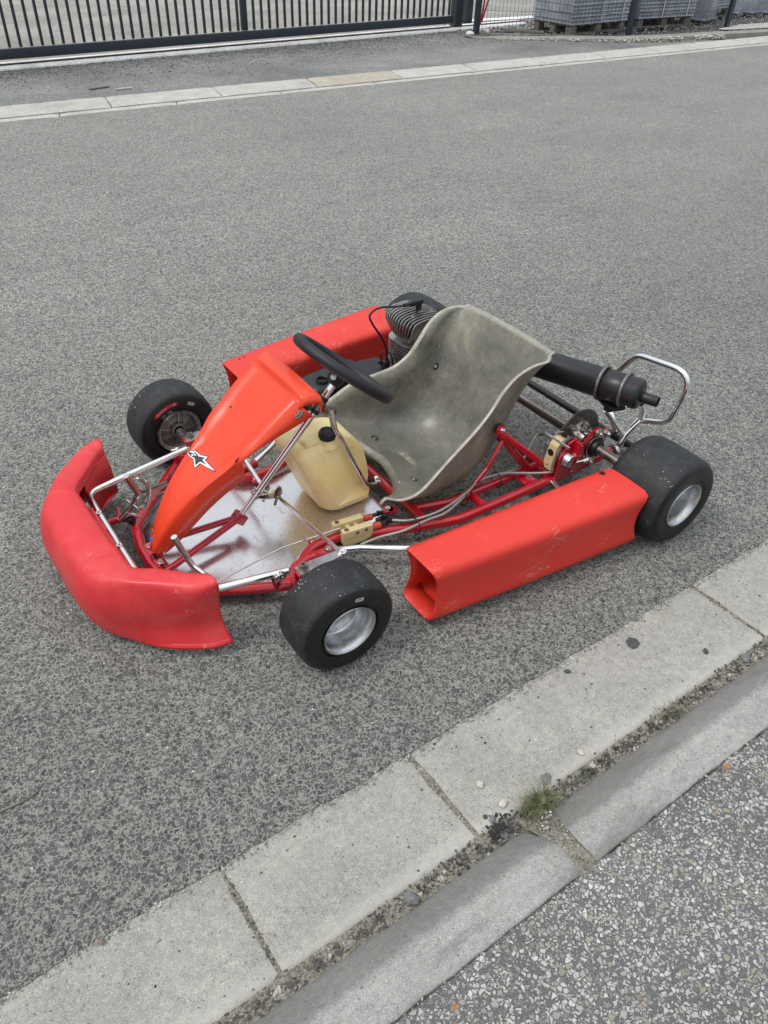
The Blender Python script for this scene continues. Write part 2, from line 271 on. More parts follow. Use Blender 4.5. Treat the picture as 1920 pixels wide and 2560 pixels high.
M['whitestone'] = concrete('white_stone', (.62, .60, .53), speck=.2); M['darkstone'] = concrete('dark_stone', (.085, .088, .09), speck=.2); M['greystone'] = concrete('grey_stone', (.20, .205, .205), speck=.2); M['pinkstone'] = concrete('pink_stone', (.27, .20, .17), speck=.2); M['orangestone'] = concrete('orange_stone', (.38, .22, .12), speck=.2)
# ------------------------------------------------------------------ mesh helpers
V = Vector
class MB:
    def __init__(s): s.v = []; s.f = []; s.mi = []; s.attr = {}
    def add(s, vs, fs, mi=0):
        o = len(s.v); s.v += [V(p) for p in vs]; s.f += [tuple(i+o for i in f) for f in fs]; s.mi += [mi]*len(fs); return s
    def loft(s, rows, closed=False, mi=0, cap=False):
        n = len(rows[0]); vs = [p for r in rows for p in r]; fs = []
        for i in range(len(rows)-1):
            for j in range(n if closed else n-1):
                k = (j+1) % n; fs.append((i*n+j, i*n+k, (i+1)*n+k, (i+1)*n+j))
        if cap: fs.append(tuple(range(n))[::-1]); fs.append(tuple((len(rows)-1)*n+j for j in range(n)))
        return s.add(vs, fs, mi)
    def tube(s, pts, r, seg=12, closed=False, mi=0, cap=True, bend=0, smooth=0):
        P = [V(p) for p in pts]
        if bend: P = fillet(P, bend, closed)
        if smooth: P = catmull(P, smooth, closed)
        n = len(P); rows = []; t0 = None; nrm = None
        for i in range(n):
            a = P[i-1] if (i or closed) else P[i]; b = P[(i+1) % n] if (i < n-1 or closed) else P[i]
            t = (b-a).normalized()
            if nrm is None:
                nrm = t.orthogonal().normalized()
            else:
                q = t0.rotation_difference(t); nrm = (q @ nrm); nrm = (nrm - t*nrm.dot(t)).normalized()
            bn = t.cross(nrm); t0 = t; rr = r[i*(len(r)-1)//max(1, n-1)] if isinstance(r, (list, tuple)) else r
            rows.append([P[i] + rr*(math.cos(x)*nrm + math.sin(x)*bn) for x in [2*math.pi*j/seg for j in range(seg)]])
        if closed: rows.append(rows[0]); 
        return s.loft(rows, True, mi, cap and not closed)
    def lathe(s, prof, c, axis, seg=48, mi=0, closed=False):
        a = V(axis).normalized(); e1 = a.orthogonal().normalized(); e2 = a.cross(e1); c = V(c); rows = []
        P = prof + ([prof[0]] if closed else [])
        mis = []
        for o, r in P: rows.append([c + a*o + r*(math.cos(x)*e1 + math.sin(x)*e2) for x in [2*math.pi*j/seg for j in range(seg)]])
        return s.loft(rows, True, mi)
    def box(s, c, size, rot=None, mi=0, bev=0.0, seg=2):
        bm = bmesh.new(); bmesh.ops.create_cube(bm, size=1); bmesh.ops.scale(bm, vec=size, verts=bm.verts)
        if bev: bmesh.ops.bevel(bm, geom=bm.edges[:], offset=bev, segments=seg, affect='EDGES', profile=.6)
        m_ = Matrix.Translation(V(c)) @ (rot.to_4x4() if rot is not None else Matrix()); bm.transform(m_); s.bm(bm, mi); return s
    def bm(s, bm, mi=0):
        bm.verts.index_update(); s.add([v.co for v in bm.verts], [[v.index for v in f.verts] for f in bm.faces], mi); bm.free(); return s
    def prism(s, poly, depth, frame, mi=0):
        # poly in (u,v); frame = (origin, U, Vv, N)
        o, U, W, N = [V(x) for x in frame]; n = len(poly)
        a = [o+U*x+W*y for x, y in poly]; b = [p+N*depth for p in a]
        return s.add(a+b, [tuple(range(n))[::-1], tuple(range(n, 2*n))] + [(i, (i+1) % n, n+(i+1) % n, n+i) for i in range(n)], mi)
    def build(s, name, mats, parent=None, solid=0, bevel=0, sub=0, smooth=35, off=-1, fixn=True):
        me = bpy.data.meshes.new(name); me.from_pydata([tuple(v) for v in s.v], [], s.f)
        mats = mats if isinstance(mats, (list, tuple)) else [mats]
        for m_ in mats: me.materials.append(m_)
        me.polygons.foreach_set('material_index', s.mi)
        for k, vals in s.attr.items():
            a = me.attributes.new(k, 'FLOAT', 'POINT'); a.data.foreach_set('value', vals)
        if fixn and not s.attr:
            bm = bmesh.new(); bm.from_mesh(me); bmesh.ops.remove_doubles(bm, verts=bm.verts, dist=1e-6); bmesh.ops.recalc_face_normals(bm, faces=bm.faces); bm.to_mesh(me); bm.free()
        me.update(); o = bpy.data.objects.new(name, me); col.objects.link(o)
        if smooth:
            me.shade_smooth()
            if not (sub or bevel): me.set_sharp_from_angle(angle=R(smooth))
        if sub: m_ = o.modifiers.new('s', 'SUBSURF'); m_.levels = m_.render_levels = sub
        if solid: m_ = o.modifiers.new('t', 'SOLIDIFY'); m_.thickness = solid; m_.offset = off
        if bevel: m_ = o.modifiers.new('b', 'BEVEL'); m_.width = bevel; m_.segments = 2; m_.limit_method = 'ANGLE'; m_.angle_limit = R(40)
        if parent: o.parent = parent
        return o
def catmull(P, k, closed=False):
    n = len(P); out_ = []
    for i in range(n if closed else n-1):
        p0 = P[i-1] if (i or closed) else P[0]*2-P[1]; p1 = P[i]; p2 = P[(i+1) % n]; p3 = P[(i+2) % n] if (i < n-2 or closed) else P[-1]*2-P[-2]
        for j in range(k):
            t = j/k; out_.append(.5*((2*p1)+(p2-p0)*t+(2*p0-5*p1+4*p2-p3)*t*t+(3*p1-p0-3*p2+p3)*t**3))
    if not closed: out_.append(P[-1])
    return out_
def fillet(P, r, closed=False):
    n = len(P); out_ = []
    for i in range(n):
        if not closed and i in (0, n-1): out_.append(P[i]); continue
        a = P[i-1]-P[i]; b = P[(i+1) % n]-P[i]; la, lb = a.length, b.length; ang = a.angle(b)
        if ang > math.pi-.05: out_.append(P[i]); continue
        d = min(r/math.tan(ang/2), la*.48, lb*.48); p = P[i]+a.normalized()*d; q = P[i]+b.normalized()*d
        for j in range(7):
            t = j/6; out_.append(p*(1-t)**2+P[i]*2*t*(1-t)+q*t*t)
    return out_
def tag(o, label=None, cat=None, group=None, kind=None):
    if label: o['label'] = label
    if cat: o['category'] = cat
    if group: o['group'] = group
    if kind: o['kind'] = kind
    return o
def empty(name, loc=(0, 0, 0)):
    o = bpy.data.objects.new(name, None); o.location = loc; o.empty_display_size = .1; col.objects.link(o); return o
def nrm3(x, y, z, s): return noise.noise(V((x*s, y*s, z*s)))
def lerp(a, b, t): return a+(b-a)*t
def sheet(name, x0, x1, y0, y1, z, mat, nx=1, ny=1, fy0=None, fy1=None):
    mb = MB(); rows = []
    for j in range(ny+1):
        row = []
        for i in range(nx+1):
            x = lerp(x0, x1, i/nx); a = fy0(x) if fy0 else y0; b = fy1(x) if fy1 else y1; row.append((x, lerp(a, b, j/ny), z))
        rows.append(row)
    mb.loft(rows); o = mb.build(name, mat, smooth=0, fixn=False); return tag(o, kind='structure')
# ------------------------------------------------------------------ the setting
sheet('ground', -70, 90, -70, 90, -.05, M['yardgravel'])
def wav(x): return -.838 + .006*nrm3(x, 3, 0, 9) + .0045*nrm3(x, 9, 0, 40) + .003*nrm3(x, 5, 0, 130)
# the carriageway: fine strip along the gutter edge so that its broken edge is real
mb = MB(); xs = [-60, -20, -8] + [-3+i*.008 for i in range(876)] + [8, 30, 80]
rows = []
for x in xs: rows.append([(x, wav(x), -.012), (x, wav(x)+.001, -.0015), (x, wav(x)+.006, 0), (x, 1.0, 0), (x, 5.262, 0)])
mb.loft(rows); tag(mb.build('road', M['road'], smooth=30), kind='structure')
sheet('gutter_bed', -60, 80, -1.13, -.80, -.009, M['grit'])
def strip_block(name, x0, x1, prof, mat, step=.02, amp=.0012, skew=0.0, chip=None):
    """a cast stone: profile (y,z) swept along x, worn at the edges"""
    mb = MB(); n_ = max(2, int((x1-x0)/step)); rows = []
    for i in range(n_+1):
        x = lerp(x0, x1, i/n_); row = []; e = min(i, n_-i)*step
        for k, (y, z) in enumerate(prof):
            d = amp*nrm3(x, y*3, z, 30)+amp*.7*nrm3(x, y, z, 110)
            dz = -.004*max(0, 1-e/.012)**2 if z > -.02 else 0
            cc = chip(x, y, z) if chip else 0
            row.append((x+skew*(y-prof[0][0])+d, y+d, z+d*.6+dz-cc))
        rows.append(row)
    mb.loft(rows, True, 0, True); return mb.build(name, mat, smooth=50)
# near gutter slabs
SP = [(-.80, -.04), (-.80, -.004)] + [(-.80-.26*t, -.004-.0015*math.sin(t*3.14)) for t in (.1, .2, .3, .4, .5, .6, .7, .8, .9)] + [(-1.062, -.004), (-1.070, -.007), (-1.0745, -.014), (-1.076, -.04)]
slabs = [(-3.42, -2.46), (-2.45, -1.475), (-1.465, -.483), (-.474, -.031), (-.019, .950), (.961, 1.935), (1.945, 2.92), (2.93, 3.9)]
for a, b in slabs:
    tag(strip_block('gutter_slab', a, b, SP, M['slab'], .02, .001, -.03), kind='structure')
# near kerb stones: sloping face then flat top
KP = [(-1.108, -.05), (-1.108, -.010), (-1.112, -.002), (-1.120, .006), (-1.150, .034), (-1.160, .040), (-1.172, .043), (-1.20, .0445), (-1.235, .045), (-1.247, .044), (-1.25, .041), (-1.25, -.05)]
def chipL(x, y, z): return .020*max(0, 1-(.086-x)/.05)**2*(1 if y > -1.17 else .35) if x > .03 else 0
def chipR(x, y, z): return .014*max(0, 1-(x-.125)/.05)**2*(1 if y > -1.17 else .2) if x < .18 else 0
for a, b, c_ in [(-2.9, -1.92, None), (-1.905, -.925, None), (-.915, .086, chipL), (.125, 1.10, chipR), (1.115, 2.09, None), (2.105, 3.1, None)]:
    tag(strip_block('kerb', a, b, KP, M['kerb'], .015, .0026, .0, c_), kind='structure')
mb = MB(); mb.loft([[(.074+.003*nrm3(0, y, 0, 40), y, z), (.105, y, z+.004), (.134+.003*nrm3(1, y, 0, 40), y, z)] for y, z in [(-1.085, -.008), (-1.11, -.003), (-1.14, .016), (-1.17, .027), (-1.20, .031), (-1.235, .034), (-1.256, .036)]]); tag(mb.build('kerb_joint', M['grit'], smooth=60), kind='structure')
def pe(x): return -1.254 + .004*nrm3(x, 7, 0, 14) + .003*nrm3(x, 2, 0, 60)
mb = MB(); rows = []
for x in [-40, -10] + [-3+i*.02 for i in range(351)] + [10, 40]: rows.append([(x, pe(x)+.004, .034), (x, pe(x)-.001, .0415), (x, -1.6, .042), (x, -30, .045)])
mb.loft(rows); tag(mb.build('pavement', M['path'], smooth=40), kind='structure')
# far side: two flush rows of edging stones, then the driveway asphalt
FG = [(5.262, -.03), (5.262, .002), (5.33, -.002), (5.385, -.004), (5.392, -.03)]
FB = [(5.398, -.03), (5.398, .002), (5.43, .012), (5.55, .020), (5.675, .024), (5.690, .022), (5.695, -.03)]
jb = [-3.5, -2.5, -1.5, -.48, .52, 1.505, 2.490, 3.460, 4.450, 5.408, 6.415, 7.385, 8.350, 9.290, 10.17, 11.15, 12.15, 13.15, 14.15]
for i in range(len(jb)-1):
    tag(strip_block('far_kerb', jb[i]+.006, jb[i+1]-.006, FB, M['farkerb_ochre'] if i == 7 else M['farkerb'], .06, .002, .16*random.uniform(.8, 1.1)), kind='structure')
jf = [-3.9, -2.95, -1.95, -.95, .04, 1.04, 2.02, 3.02, 4.05, 5.30, 6.3, 7.3, 8.3, 9.3, 10.3, 11.3, 12.3, 13.3]
for i in range(len(jf)-1):
    tag(strip_block('far_gutter', jf[i]+.005, jf[i+1]-.005, FG, M['farkerb'], .06, .0015, .3), kind='structure')
def gate_y(x): return 7.30+.088*(x-1.1)
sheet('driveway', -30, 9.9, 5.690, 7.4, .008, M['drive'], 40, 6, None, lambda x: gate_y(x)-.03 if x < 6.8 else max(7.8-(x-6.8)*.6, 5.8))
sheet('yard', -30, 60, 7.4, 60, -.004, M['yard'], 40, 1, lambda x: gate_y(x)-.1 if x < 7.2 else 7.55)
# white concrete sill under the sliding gate with its steel rail
mb = MB(); rows = []
for i in range(241):
    x = -6+i*.06; y = gate_y(x); a = y-.075+.018*nrm3(x, 1, 0, 6)+.014*nrm3(x, 1, 0, 30); rows.append([(x, a-.004, -.01), (x, a, .022+.010*nrm3(x, 4, 0, 18)), (x, a+.03, .040), (x, y+.0, .045), (x, y+.14, .045), (x, y+.145, -.01)])
mb.loft(rows); sill = mb.build('gate_sill', M['white_concrete'], smooth=40); tag(sill, kind='structure')
mb = MB(); mb.tube([(x, gate_y(x)-.010, .050) for x in (-6, 0, 4, 8.4)], .007, 6); mb.build('gate_rail', M['steel'], sill)
mb = MB(); mb.tube([(x, gate_y(x)-.026, .044) for x in (-6, 0, 4, 8.4)], .005, 4); mb.build('gate_rail', M['hole'], sill)
mb = MB(); rows = []
for i in range(31):
    x = 7.3+i*.1; rows.append([(x, 8.42+.01*nrm3(x, 0, 0, 5), .004), (x, 8.62, .004)])
mb.loft(rows); tag(mb.build('painted_line', M['white_concrete'], smooth=0), kind='structure')
# loose stones merged as uncountable gravel
def stones(name, n_, place, smin, smax, mat, subd=1):
    mb = MB(); bm0 = bmesh.new(); bmesh.ops.create_icosphere(bm0, subdivisions=subd, radius=1); base = [v.co.copy() for v in bm0.verts]; bm0.verts.index_update(); fs = [[v.index for v in f.verts] for f in bm0.faces]; bm0.free()
    for i in range(n_):
        x, y, z = place(); s_ = smin+(smax-smin)*random.random()**2.2; rot = Matrix.Rotation(random.uniform(0, 6.28), 3, 'Z') @ Matrix.Rotation(random.uniform(-.5, .5), 3, 'X')
        sc = V((random.uniform(.7, 1.35), random.uniform(.6, 1.1), random.uniform(.4, .75))); j = random.random()*50
        mb.add([V((x, y, z+s_*.25)) + rot @ V((p.x*sc.x, p.y*sc.y, p.z*sc.z))*s_*(1+.35*noise.noise(p*1.7+V((j, j, j)))) for p in base], fs)
    o = mb.build(name, mat, smooth=0, fixn=False); return tag(o, kind='stuff')
def gap(): 
    x = random.uniform(-1.3, 1.9); return (x, random.gauss(-1.092, .009), -.0085)
stones('gutter_gravel', 2800, gap, .0010, .0058, M['gravel'])
def gap2():
    cx = random.choice([.03, .04, .22, .36, .52, .66, -.20, -.1, .8]); return (random.gauss(cx, .05), random.gauss(-1.088, .012), -.006)
stones('dark_grit', 450, gap2, .0012, .0048, M['darkgravel'])
stones('road_edge_grit', 3200, lambda: ((lambda x: (x, wav(x)+random.gauss(-.003, .007), -.003))(random.uniform(-1.3, 2.2))), .0007, .0034, M['sand'])
stones('kerb_joint_grit', 300, lambda: (random.uniform(.088, .124), random.uniform(-1.25, -1.11), random.uniform(.012, .034)), .0010, .0035, M['sand'])
stones('slab_joint_grit', 500, lambda: ((lambda y, c: (c-.03*(y+.80)+random.gauss(0, .004), y, -.010))(random.uniform(-1.07, -.84), random.choice([-.478, -.025, .956, .956, -.478]))), .001, .0035, M['gravel'])
stones('pavement_edge_grit', 900, lambda: ((lambda x: (x, pe(x)+random.gauss(-.004, .006), .0395))(random.uniform(-.8, 1.4))), .001, .0045, M['gravel'])
stones('scattered_grit', 150, lambda: (random.uniform(-1.1, 1.4), random.uniform(-1.07, -.84), -.004), .0007, .0032, M['darkgravel'])
stones('black_soil', 190, lambda: (random.gauss(.030, .016), random.gauss(-1.082, .014), -.004), .0014, .0055, M['darkgravel'])
stones('driveway_chippings', 9000, lambda: ((lambda x: (x, gate_y(x)-.06-abs(random.gauss(0, .42)), .008))(random.uniform(0, 7.3))), .002, .010, M['chips'])
stones('yard_chippings', 9000, lambda: ((lambda x: (x, random.uniform(max(7.0-(x-7)*.55, 5.95), 8.3), 0))(random.uniform(7.2, 13.5))), .005, .020, M['chips'])
# individual pebbles one can point to
def pebble(x, y, z, s_, mat, label, group=None, flatn=.6, seed=1):
    bm = bmesh.new(); bmesh.ops.create_icosphere(bm, subdivisions=3, radius=1)
    for v in bm.verts:
        k = 1+.28*noise.noise(v.co*1.1+V((seed*7, 0, 0)))+.10*noise.noise(v.co*3+V((seed, 0, 0))); v.co = V((v.co.x*1.15, v.co.y*.85, v.co.z*flatn))*k*s_
    mb = MB().bm(bm); o = mb.build('pebble', mat, smooth=25); o.location = (x, y, z+s_*flatn*.7); o.rotation_euler = (0, 0, seed*1.7); return tag(o, label, 'pebble', group)
pebble(.059, -.982, -.004, .0085, M['whitestone'], 'white pebble lying out on the pale slab, left of the grass tuft', seed=1)
pebble(.071, -1.044, -.004, .0095, M['whitestone'], 'round cream pebble on the slab edge just left of the grass tuft', seed=2)
pebble(.298, -1.047, -.004, .0075, M['whitestone'], 'small cream pebble on the slab edge right of the grass tuft', seed=3)
pebble(.187, -1.052, -.004, .0125, M['greystone'], 'large blue grey pebble just behind the grass tuft', flatn=.45, seed=4)
pebble(-.205, -1.094, -.006, .0135, M['greystone'], 'rounded grey stone in the gutter gap beside the front kerb stone', seed=5)
pebble(.030, -1.058, -.004, .0075, M['greystone'], 'pale grey stone sitting on the patch of black soil', seed=6)
pebble(.439, -.866, -.004, .0070, M['darkstone'], 'black stone on the slab beside the asphalt edge', seed=7)
pebble(.783, -1.015, -.004, .0075, M['darkstone'], 'dark stone alone near the far corner of the long slab', seed=8)
pebble(.849, -1.085, -.006, .012, M['greystone'], 'grey stone wedged in the gutter gap near the far slab joint', seed=10)
pebble(.51, -1.262, .040, .0085, M['orangestone'], 'small orange chip on the speckled pavement next to the kerb', flatn=.4, seed=9)
pebble(-.26, -1.29, .040, .0060, M['orangestone'], 'tiny rust coloured chip on the pavement at the bottom of the view', flatn=.4, seed=11)
pebble(-.711, -.846, -.001, .0060, M['pinkstone'], 'pinkish brown pebble where asphalt meets the nearest slab', seed=12)
mb = MB(); mb.prism([(-.016, -.012), (-.004, -.017), (.014, -.012), (.017, .004), (.006, .017), (-.009, .014), (-.017, .002)], .0025, ((.648, -.892, -.0035), (1, .1, 0), (-.1, 1, 0), (0, 0, 1)))
tag(mb.build('tar_chip', M['darkstone'], smooth=20), 'flat dark flake of tar lying on the pale slab', 'tar flake')
mb = MB(); mb.tube([(-.90, -.485, .003), (-.84, -.497, .004), (-.79, -.492, .003), (-.755, -.495, .004), (-.72, -.488, .003)], [.0022, .0026, .002, .0012], 6, smooth=4)
tag(mb.build('twig', M['wood'], smooth=40), 'thin brown twig on the asphalt at the left edge', 'twig')
mb = MB(); mb.box((1.639, 6.094, .018), (.19, .028, .010), Matrix.Rotation(.22, 3, 'Z'), bev=.003); mb.box((1.56, 6.11, .018), (.02, .05, .008), bev=.002); tag(mb.build('wood_splinter', M['wood'], smooth=30), 'thin broken splinter of wood on the driveway, left one of the two', 'splinter')
mb = MB(); mb.box((1.823, 5.975, .016), (.15, .020, .010), Matrix.Rotation(.05, 3, 'Z'), bev=.003); tag(mb.build('wood_splinter', M['whitestone'], smooth=30), 'pale straight sliver on the driveway close behind the edging stones', 'splinter')
# grass tuft
def tuft(c, n_, h, spread, name, label):
    mb = MB(); c = V(c)
    for i in range(n_):
        a = random.uniform(0, 6.283); rr = spread*random.random()**.7; b = c+V((math.cos(a)*rr*1.5, math.sin(a)*rr*.6, 0)); L = h*random.uniform(.5, 1.3); a2 = random.uniform(0, 6.283); lean = random.uniform(.5, 1.6)
        d = V((math.cos(a2), math.sin(a2), 0)); side = V((-d.y, d.x, 0))*random.uniform(.0006, .0013); rows = []
        for k in range(5):
            t = k/4; p = b + d*L*lean*t*t*.8 + V((0, 0, L*(t-.45*lean*t*t*.8))); wd = side*(1-t*.9); rows.append([p-wd, p+wd])
        mb.loft(rows)
    return tag(mb.build(name, M['blade'], smooth=0, fixn=False), label, 'grass')
tuft((.125, -1.086, -.004), 360, .046, .030, 'grass_tuft', 'small green grass tuft in the gutter gap where two kerb stones meet')
tuft((.55, -1.090, -.006), 120, .014, .05, 'moss_tuft', 'low mossy grass in the gutter gap beside the long kerb stone')
# ------------------------------------------------------------------ gate, fence, yard goods
gate = empty('sliding_gate', (3.9, gate_y(3.9), 0)); tag(gate, 'dark anthracite sliding gate with slim vertical bars', 'gate')
def gp(mb, name, mat=None): o = mb.build(name, mat or M['navy'], smooth=30); o.parent = gate; o.location = (-gate.location.x, -gate.location.y, 0); return o
ga, gb = -4.0, 7.0; gang = math.atan(.088); grot = Matrix.Rotation(gang, 3, 'Z')
mb = MB(); L = (gb-ga)/math.cos(gang); mb.box(((ga+gb)/2, gate_y((ga+gb)/2), .130), (L, .05, .085), grot, bev=.004); gp(mb, 'bottom_rail')
mb = MB(); mb.box(((ga+gb)/2, gate_y((ga+gb)/2), 1.55), (L, .05, .08), grot, bev=.004); gp(mb, 'top_rail')
for x in (-2.2, .05-1.0, 3.80):
    mb = MB(); mb.box((x, gate_y(x), .85), (.065, .05, 1.34), grot, bev=.003); gp(mb, 'stile')
proto = None
x = -3.94; k = 0
while x < 6.95:
    if abs(x-3.80) > .06 and abs(x+2.2) > .06:
        if proto is None:
            mb = MB(); mb.box((0, 0, .85), (.024, .024, 1.34), grot, bev=.002); proto = mb.build('bar', M['navy'], gate, smooth=30); b = proto
        else: b = proto.copy(); col.objects.link(b)
        b.parent = gate; b.location = (x-gate.location.x, gate_y(x)-gate.location.y, 0)
    x += .1035
def post(x, y, w_, d_, h, label, tilt=0, plate=False):
    p = empty('gate_post' if plate else 'fence_post', (x, y, 0)); tag(p, label, 'post')
    mb = MB(); mb.box((0, 0, h/2), (w_, d_, h), bev=.004); mb.build('post_body', M['navy'], p, smooth=30)
    mb = MB(); mb.box((0, 0, h+.004), (w_+.008, d_+.008, .012), bev=.003); mb.build('post_cap', M['navy'], p, smooth=30)
    if plate: mb = MB(); mb.box((0, 0, .012), (w_+.09, d_+.09, .016), bev=.002); mb.build('base_plate', M['steel'], p, smooth=30)
    p.rotation_euler = (0, 0, gang); return p
post(7.10, 7.86, .12, .12, 1.9, 'thick anthracite gate post at the end of the sliding gate', plate=True)
post(7.62, 8.25, .10, .10, 1.9, 'second anthracite gate post standing further back inside the yard', plate=True)
post(7.04, 7.36, .075, .05, 1.8, 'slim dark fence post nearest the gate, white rag at its foot')
post(8.86, 6.38, .075, .05, 1.8, 'slim dark fence post in front of the gap between the two strapped stacks')
post(10.66, 6.16, .075, .05, 1.8, 'slim dark fence post furthest right, set on the low kerb wall')
post(12.6, 6.05, .075, .05, 1.8, 'slim dark fence post beyond the right edge')
def panel(a, b, label):
    a = V(a); b = V(b); d = (b-a); L = d.length; d.normalize(); p = empty('mesh_fence_panel', (a.x, a.y, 0)); tag(p, label, 'fence', 'welded mesh fence panels')
    mb = MB(); m2 = MB(); nrm = V((-d.y, d.x, 0)); k = 0; s_ = .03
    while s_ < L-.02:
        mb.tube([d*s_+V((0, 0, .04)), d*s_+V((0, 0, 1.7))], .0021, 4); s_ += .05
    z = .08
    while z < 1.7:
        m2.tube([d*.02+V((0, 0, z))+nrm*.005, d*(L-.02)+V((0, 0, z))+nrm*.005], .0026, 4); z += .2
    mb.build('vertical_wires', M['wire'], p, smooth=0, fixn=False); m2.build('horizontal_wires', M['wire'], p, smooth=0, fixn=False)
panel((7.08, 7.34, 0), (8.83, 6.38, 0), 'dark welded mesh panel between the gate-side post and the middle post')
panel((8.90, 6.37, 0), (10.63, 6.17, 0), 'dark welded mesh panel between the middle post and the right post')
panel((10.70, 6.16, 0), (12.56, 6.05, 0), 'dark welded mesh panel running out of view right of the last post')
# low concrete wall under the fence
mb = MB(); rows = []
pw = [V(p) for p in [(6.78, 7.13, 0), (7.5, 6.72, 0), (8.5, 6.17, 0), (9.3, 5.95, 0), (10.1, 5.90, 0), (11.2, 5.78, 0), (13, 5.75, 0), (17, 5.75, 0)]]
pw = catmull(pw, 14)
for p in pw:
    hh = lerp(.022, .070, min(1, max(0, (p.x-6.8)/2.2))); j = .010*nrm3(p.x, 0, 0, 5)+.006*nrm3(p.x, 0, 0, 22)
    rows.append([(p.x, p.y-.02+j, -.01), (p.x, p.y-.012+j, hh*.8), (p.x, p.y+.012, hh), (p.x, p.y+.14, hh), (p.x, p.y+.16, -.01)])
def wallpeb():
    k = random.choice([random.uniform(5, 30), random.uniform(30, 44), random.uniform(48, 58)]); p = pw[int(k)]; q = pw[int(k)+1]; t = k % 1; r_ = random.random()
    return (lerp(p.x, q.x, t), lerp(p.y, q.y, t)-.03-.035*random.random()**2+.02*r_, .008+.05*r_*min(1, max(.2, (p.x-6.8)/2.2)))
stones('wall_foot_pebbles', 650, wallpeb, .005, .020, M['whitestone'])
mb.loft(rows); tag(mb.build('low_wall', M['farkerb_grey'], smooth=40), 'low grey concrete edging wall under the mesh fence', 'wall')
mb = MB(); rows = []
for p in pw[60:]: rows.append([(p.x, p.y+.12, .088), (p.x, p.y+.35*(min(1, max(0, p.x-10.1)))+.121, .088)])
mb.loft(rows); tag(mb.build('far_path', M['farkerb'], smooth=0), kind='structure')
# strapped stacks of boards on pallets
def pallet(x, y, L, W, rz, label):
    p = empty('pallet', (x, y, 0)); p.rotation_euler = (0, 0, rz); tag(p, label, 'pallet', 'wooden pallets under the strapped stacks')
    for j in range(3):
        for i in range(3):
            mb = MB(); mb.box(((i-1)*(L/2-.06), (j-1)*(W/2-.05), .055), (.12, .09, .085), bev=.004); mb.build('block', M['wood'], p, smooth=30)
    for j in range(3):
        mb = MB(); mb.box((0, (j-1)*(W/2-.05), .008), (L, .09, .016), bev=.003); mb.build('bottom_board', M['wood'], p, smooth=30)
    for i in range(7):
        mb = MB(); mb.box(((i-3)*(L/2-.05)/3, 0, .108), (.10, W, .018), bev=.003); mb.build('deck_board', M['wood'], p, smooth=30)
    return p
def stack(x, y, L, W, rz, n_, label, straps):
    p = empty('board_stack', (x, y, .119)); p.rotation_euler = (0, 0, rz); tag(p, label, 'stack', 'strapped stacks of grey boards')
    t_ = .044
    for i in range(n_):
        dx = random.uniform(-.006, .006); dy = random.uniform(-.006, .006); z = i*t_
        prof = [(-W/2-.006, z+.001), (-W/2+.012, z+t_*.55), (-W/2+.016, z+t_*.97), (W/2-.016, z+t_*.97), (W/2-.012, z+t_*.55), (W/2+.006, z+.001)]
        mb = MB(); rows = []
        for xx in (-L/2, -L/2+.01, L/2-.01, L/2): rows.append([(xx+dx, yy+dy, zz) for yy, zz in prof])
        mb.loft(rows, True, 0, True); mb.build('board', M['board'], p, smooth=25)
    for sx in straps:
        H = n_*t_; mb = MB(); w_ = .009
        path = [(-W/2-.010, .0), (-W/2-.010, H+.002), (W/2+.010, H+.002), (W/2+.010, 0)]
        mb.loft([[(sx-w_, yy, zz) for yy, zz in path], [(sx+w_, yy, zz) for yy, zz in path]]); mb.build('strap', M['strap'], p, smooth=0, solid=.002)
    return p
R1 = .10; pallet(8.86, 7.27, 1.2, .66, R1, 'weathered wooden pallet under the nearer left stack'); stack(8.86, 7.27, 1.25, .68, R1, 20, 'strapped stack of slate grey boards nearest the gate', [.02, .47])
pallet(10.40, 7.36, 1.15, .66, -.02, 'weathered wooden pallet under the stack right of the middle post'); stack(10.40, 7.36, 1.22, .70, -.02, 20, 'strapped stack of slate grey boards right of the middle fence post', [-.12, .42])
pallet(12.05, 7.75, 1.1, .66, .2, 'shadowed pallet under the low pile at the right'); stack(12.05, 7.75, 1.1, .66, .2, 6, 'low pile of grey boards behind the right fence post', [-.3])
for i, (bx, by) in enumerate([(11.50, 7.10), (11.80, 7.2), (12.9, 7.5), (13.25, 7.45), (13.6, 7.4)]):
    mb = MB(); mb.prism([(-.11, 0), (.11, 0), (.11, .018), (.018, .018), (.018, .5+.04*i % .2), (-.018, .5+.04*i % .2), (-.018, .018), (-.11, .018)], .35, ((bx, by, .02), (1, .15, 0), (0, 0, 1), (.15*-1, 1, 0)))
    tag(mb.build('concrete_profile', M['board'], smooth=20), ['grey cast profile standing upright beside the right strapped stack', 'grey cast profile standing upright left of the low board pile', 'grey cast profile just right of the low board pile', 'middle one of the three grey cast profiles at the far right edge', 'outermost grey cast profile at the far right edge of the yard'][i], 'concrete profile', 'upright cast profiles in the yard')
for k, pts in enumerate([[(7.12, 7.36, .16), (7.17, 7.36, .30), (7.20, 7.35, .45), (7.19, 7.35, .75)], [(7.10, 7.36, .13), (7.11, 7.35, .26), (7.13, 7.35, .42), (7.15, 7.35, .75)]]):
    P_ = catmull([V(p) for p in pts], 6); mb = MB(); mb.loft([[p+V((-.016, 0, 0)), p+V((.016, .006, 0))] for p in P_])
    tag(mb.build('red_tape', M['redtape'], smooth=0, solid=.002), ['red plastic tape hanging at the fence post, outer bowed strand', 'red plastic tape hanging close against the fence post'][k], 'tape')
pebble(7.20, 7.40, .0, .085, M['rag'], 'crumpled white bag at the foot of the gate-side fence post', seed=21).name = 'crumpled_bag'; bpy.data.objects['crumpled_bag']['category'] = 'bag'
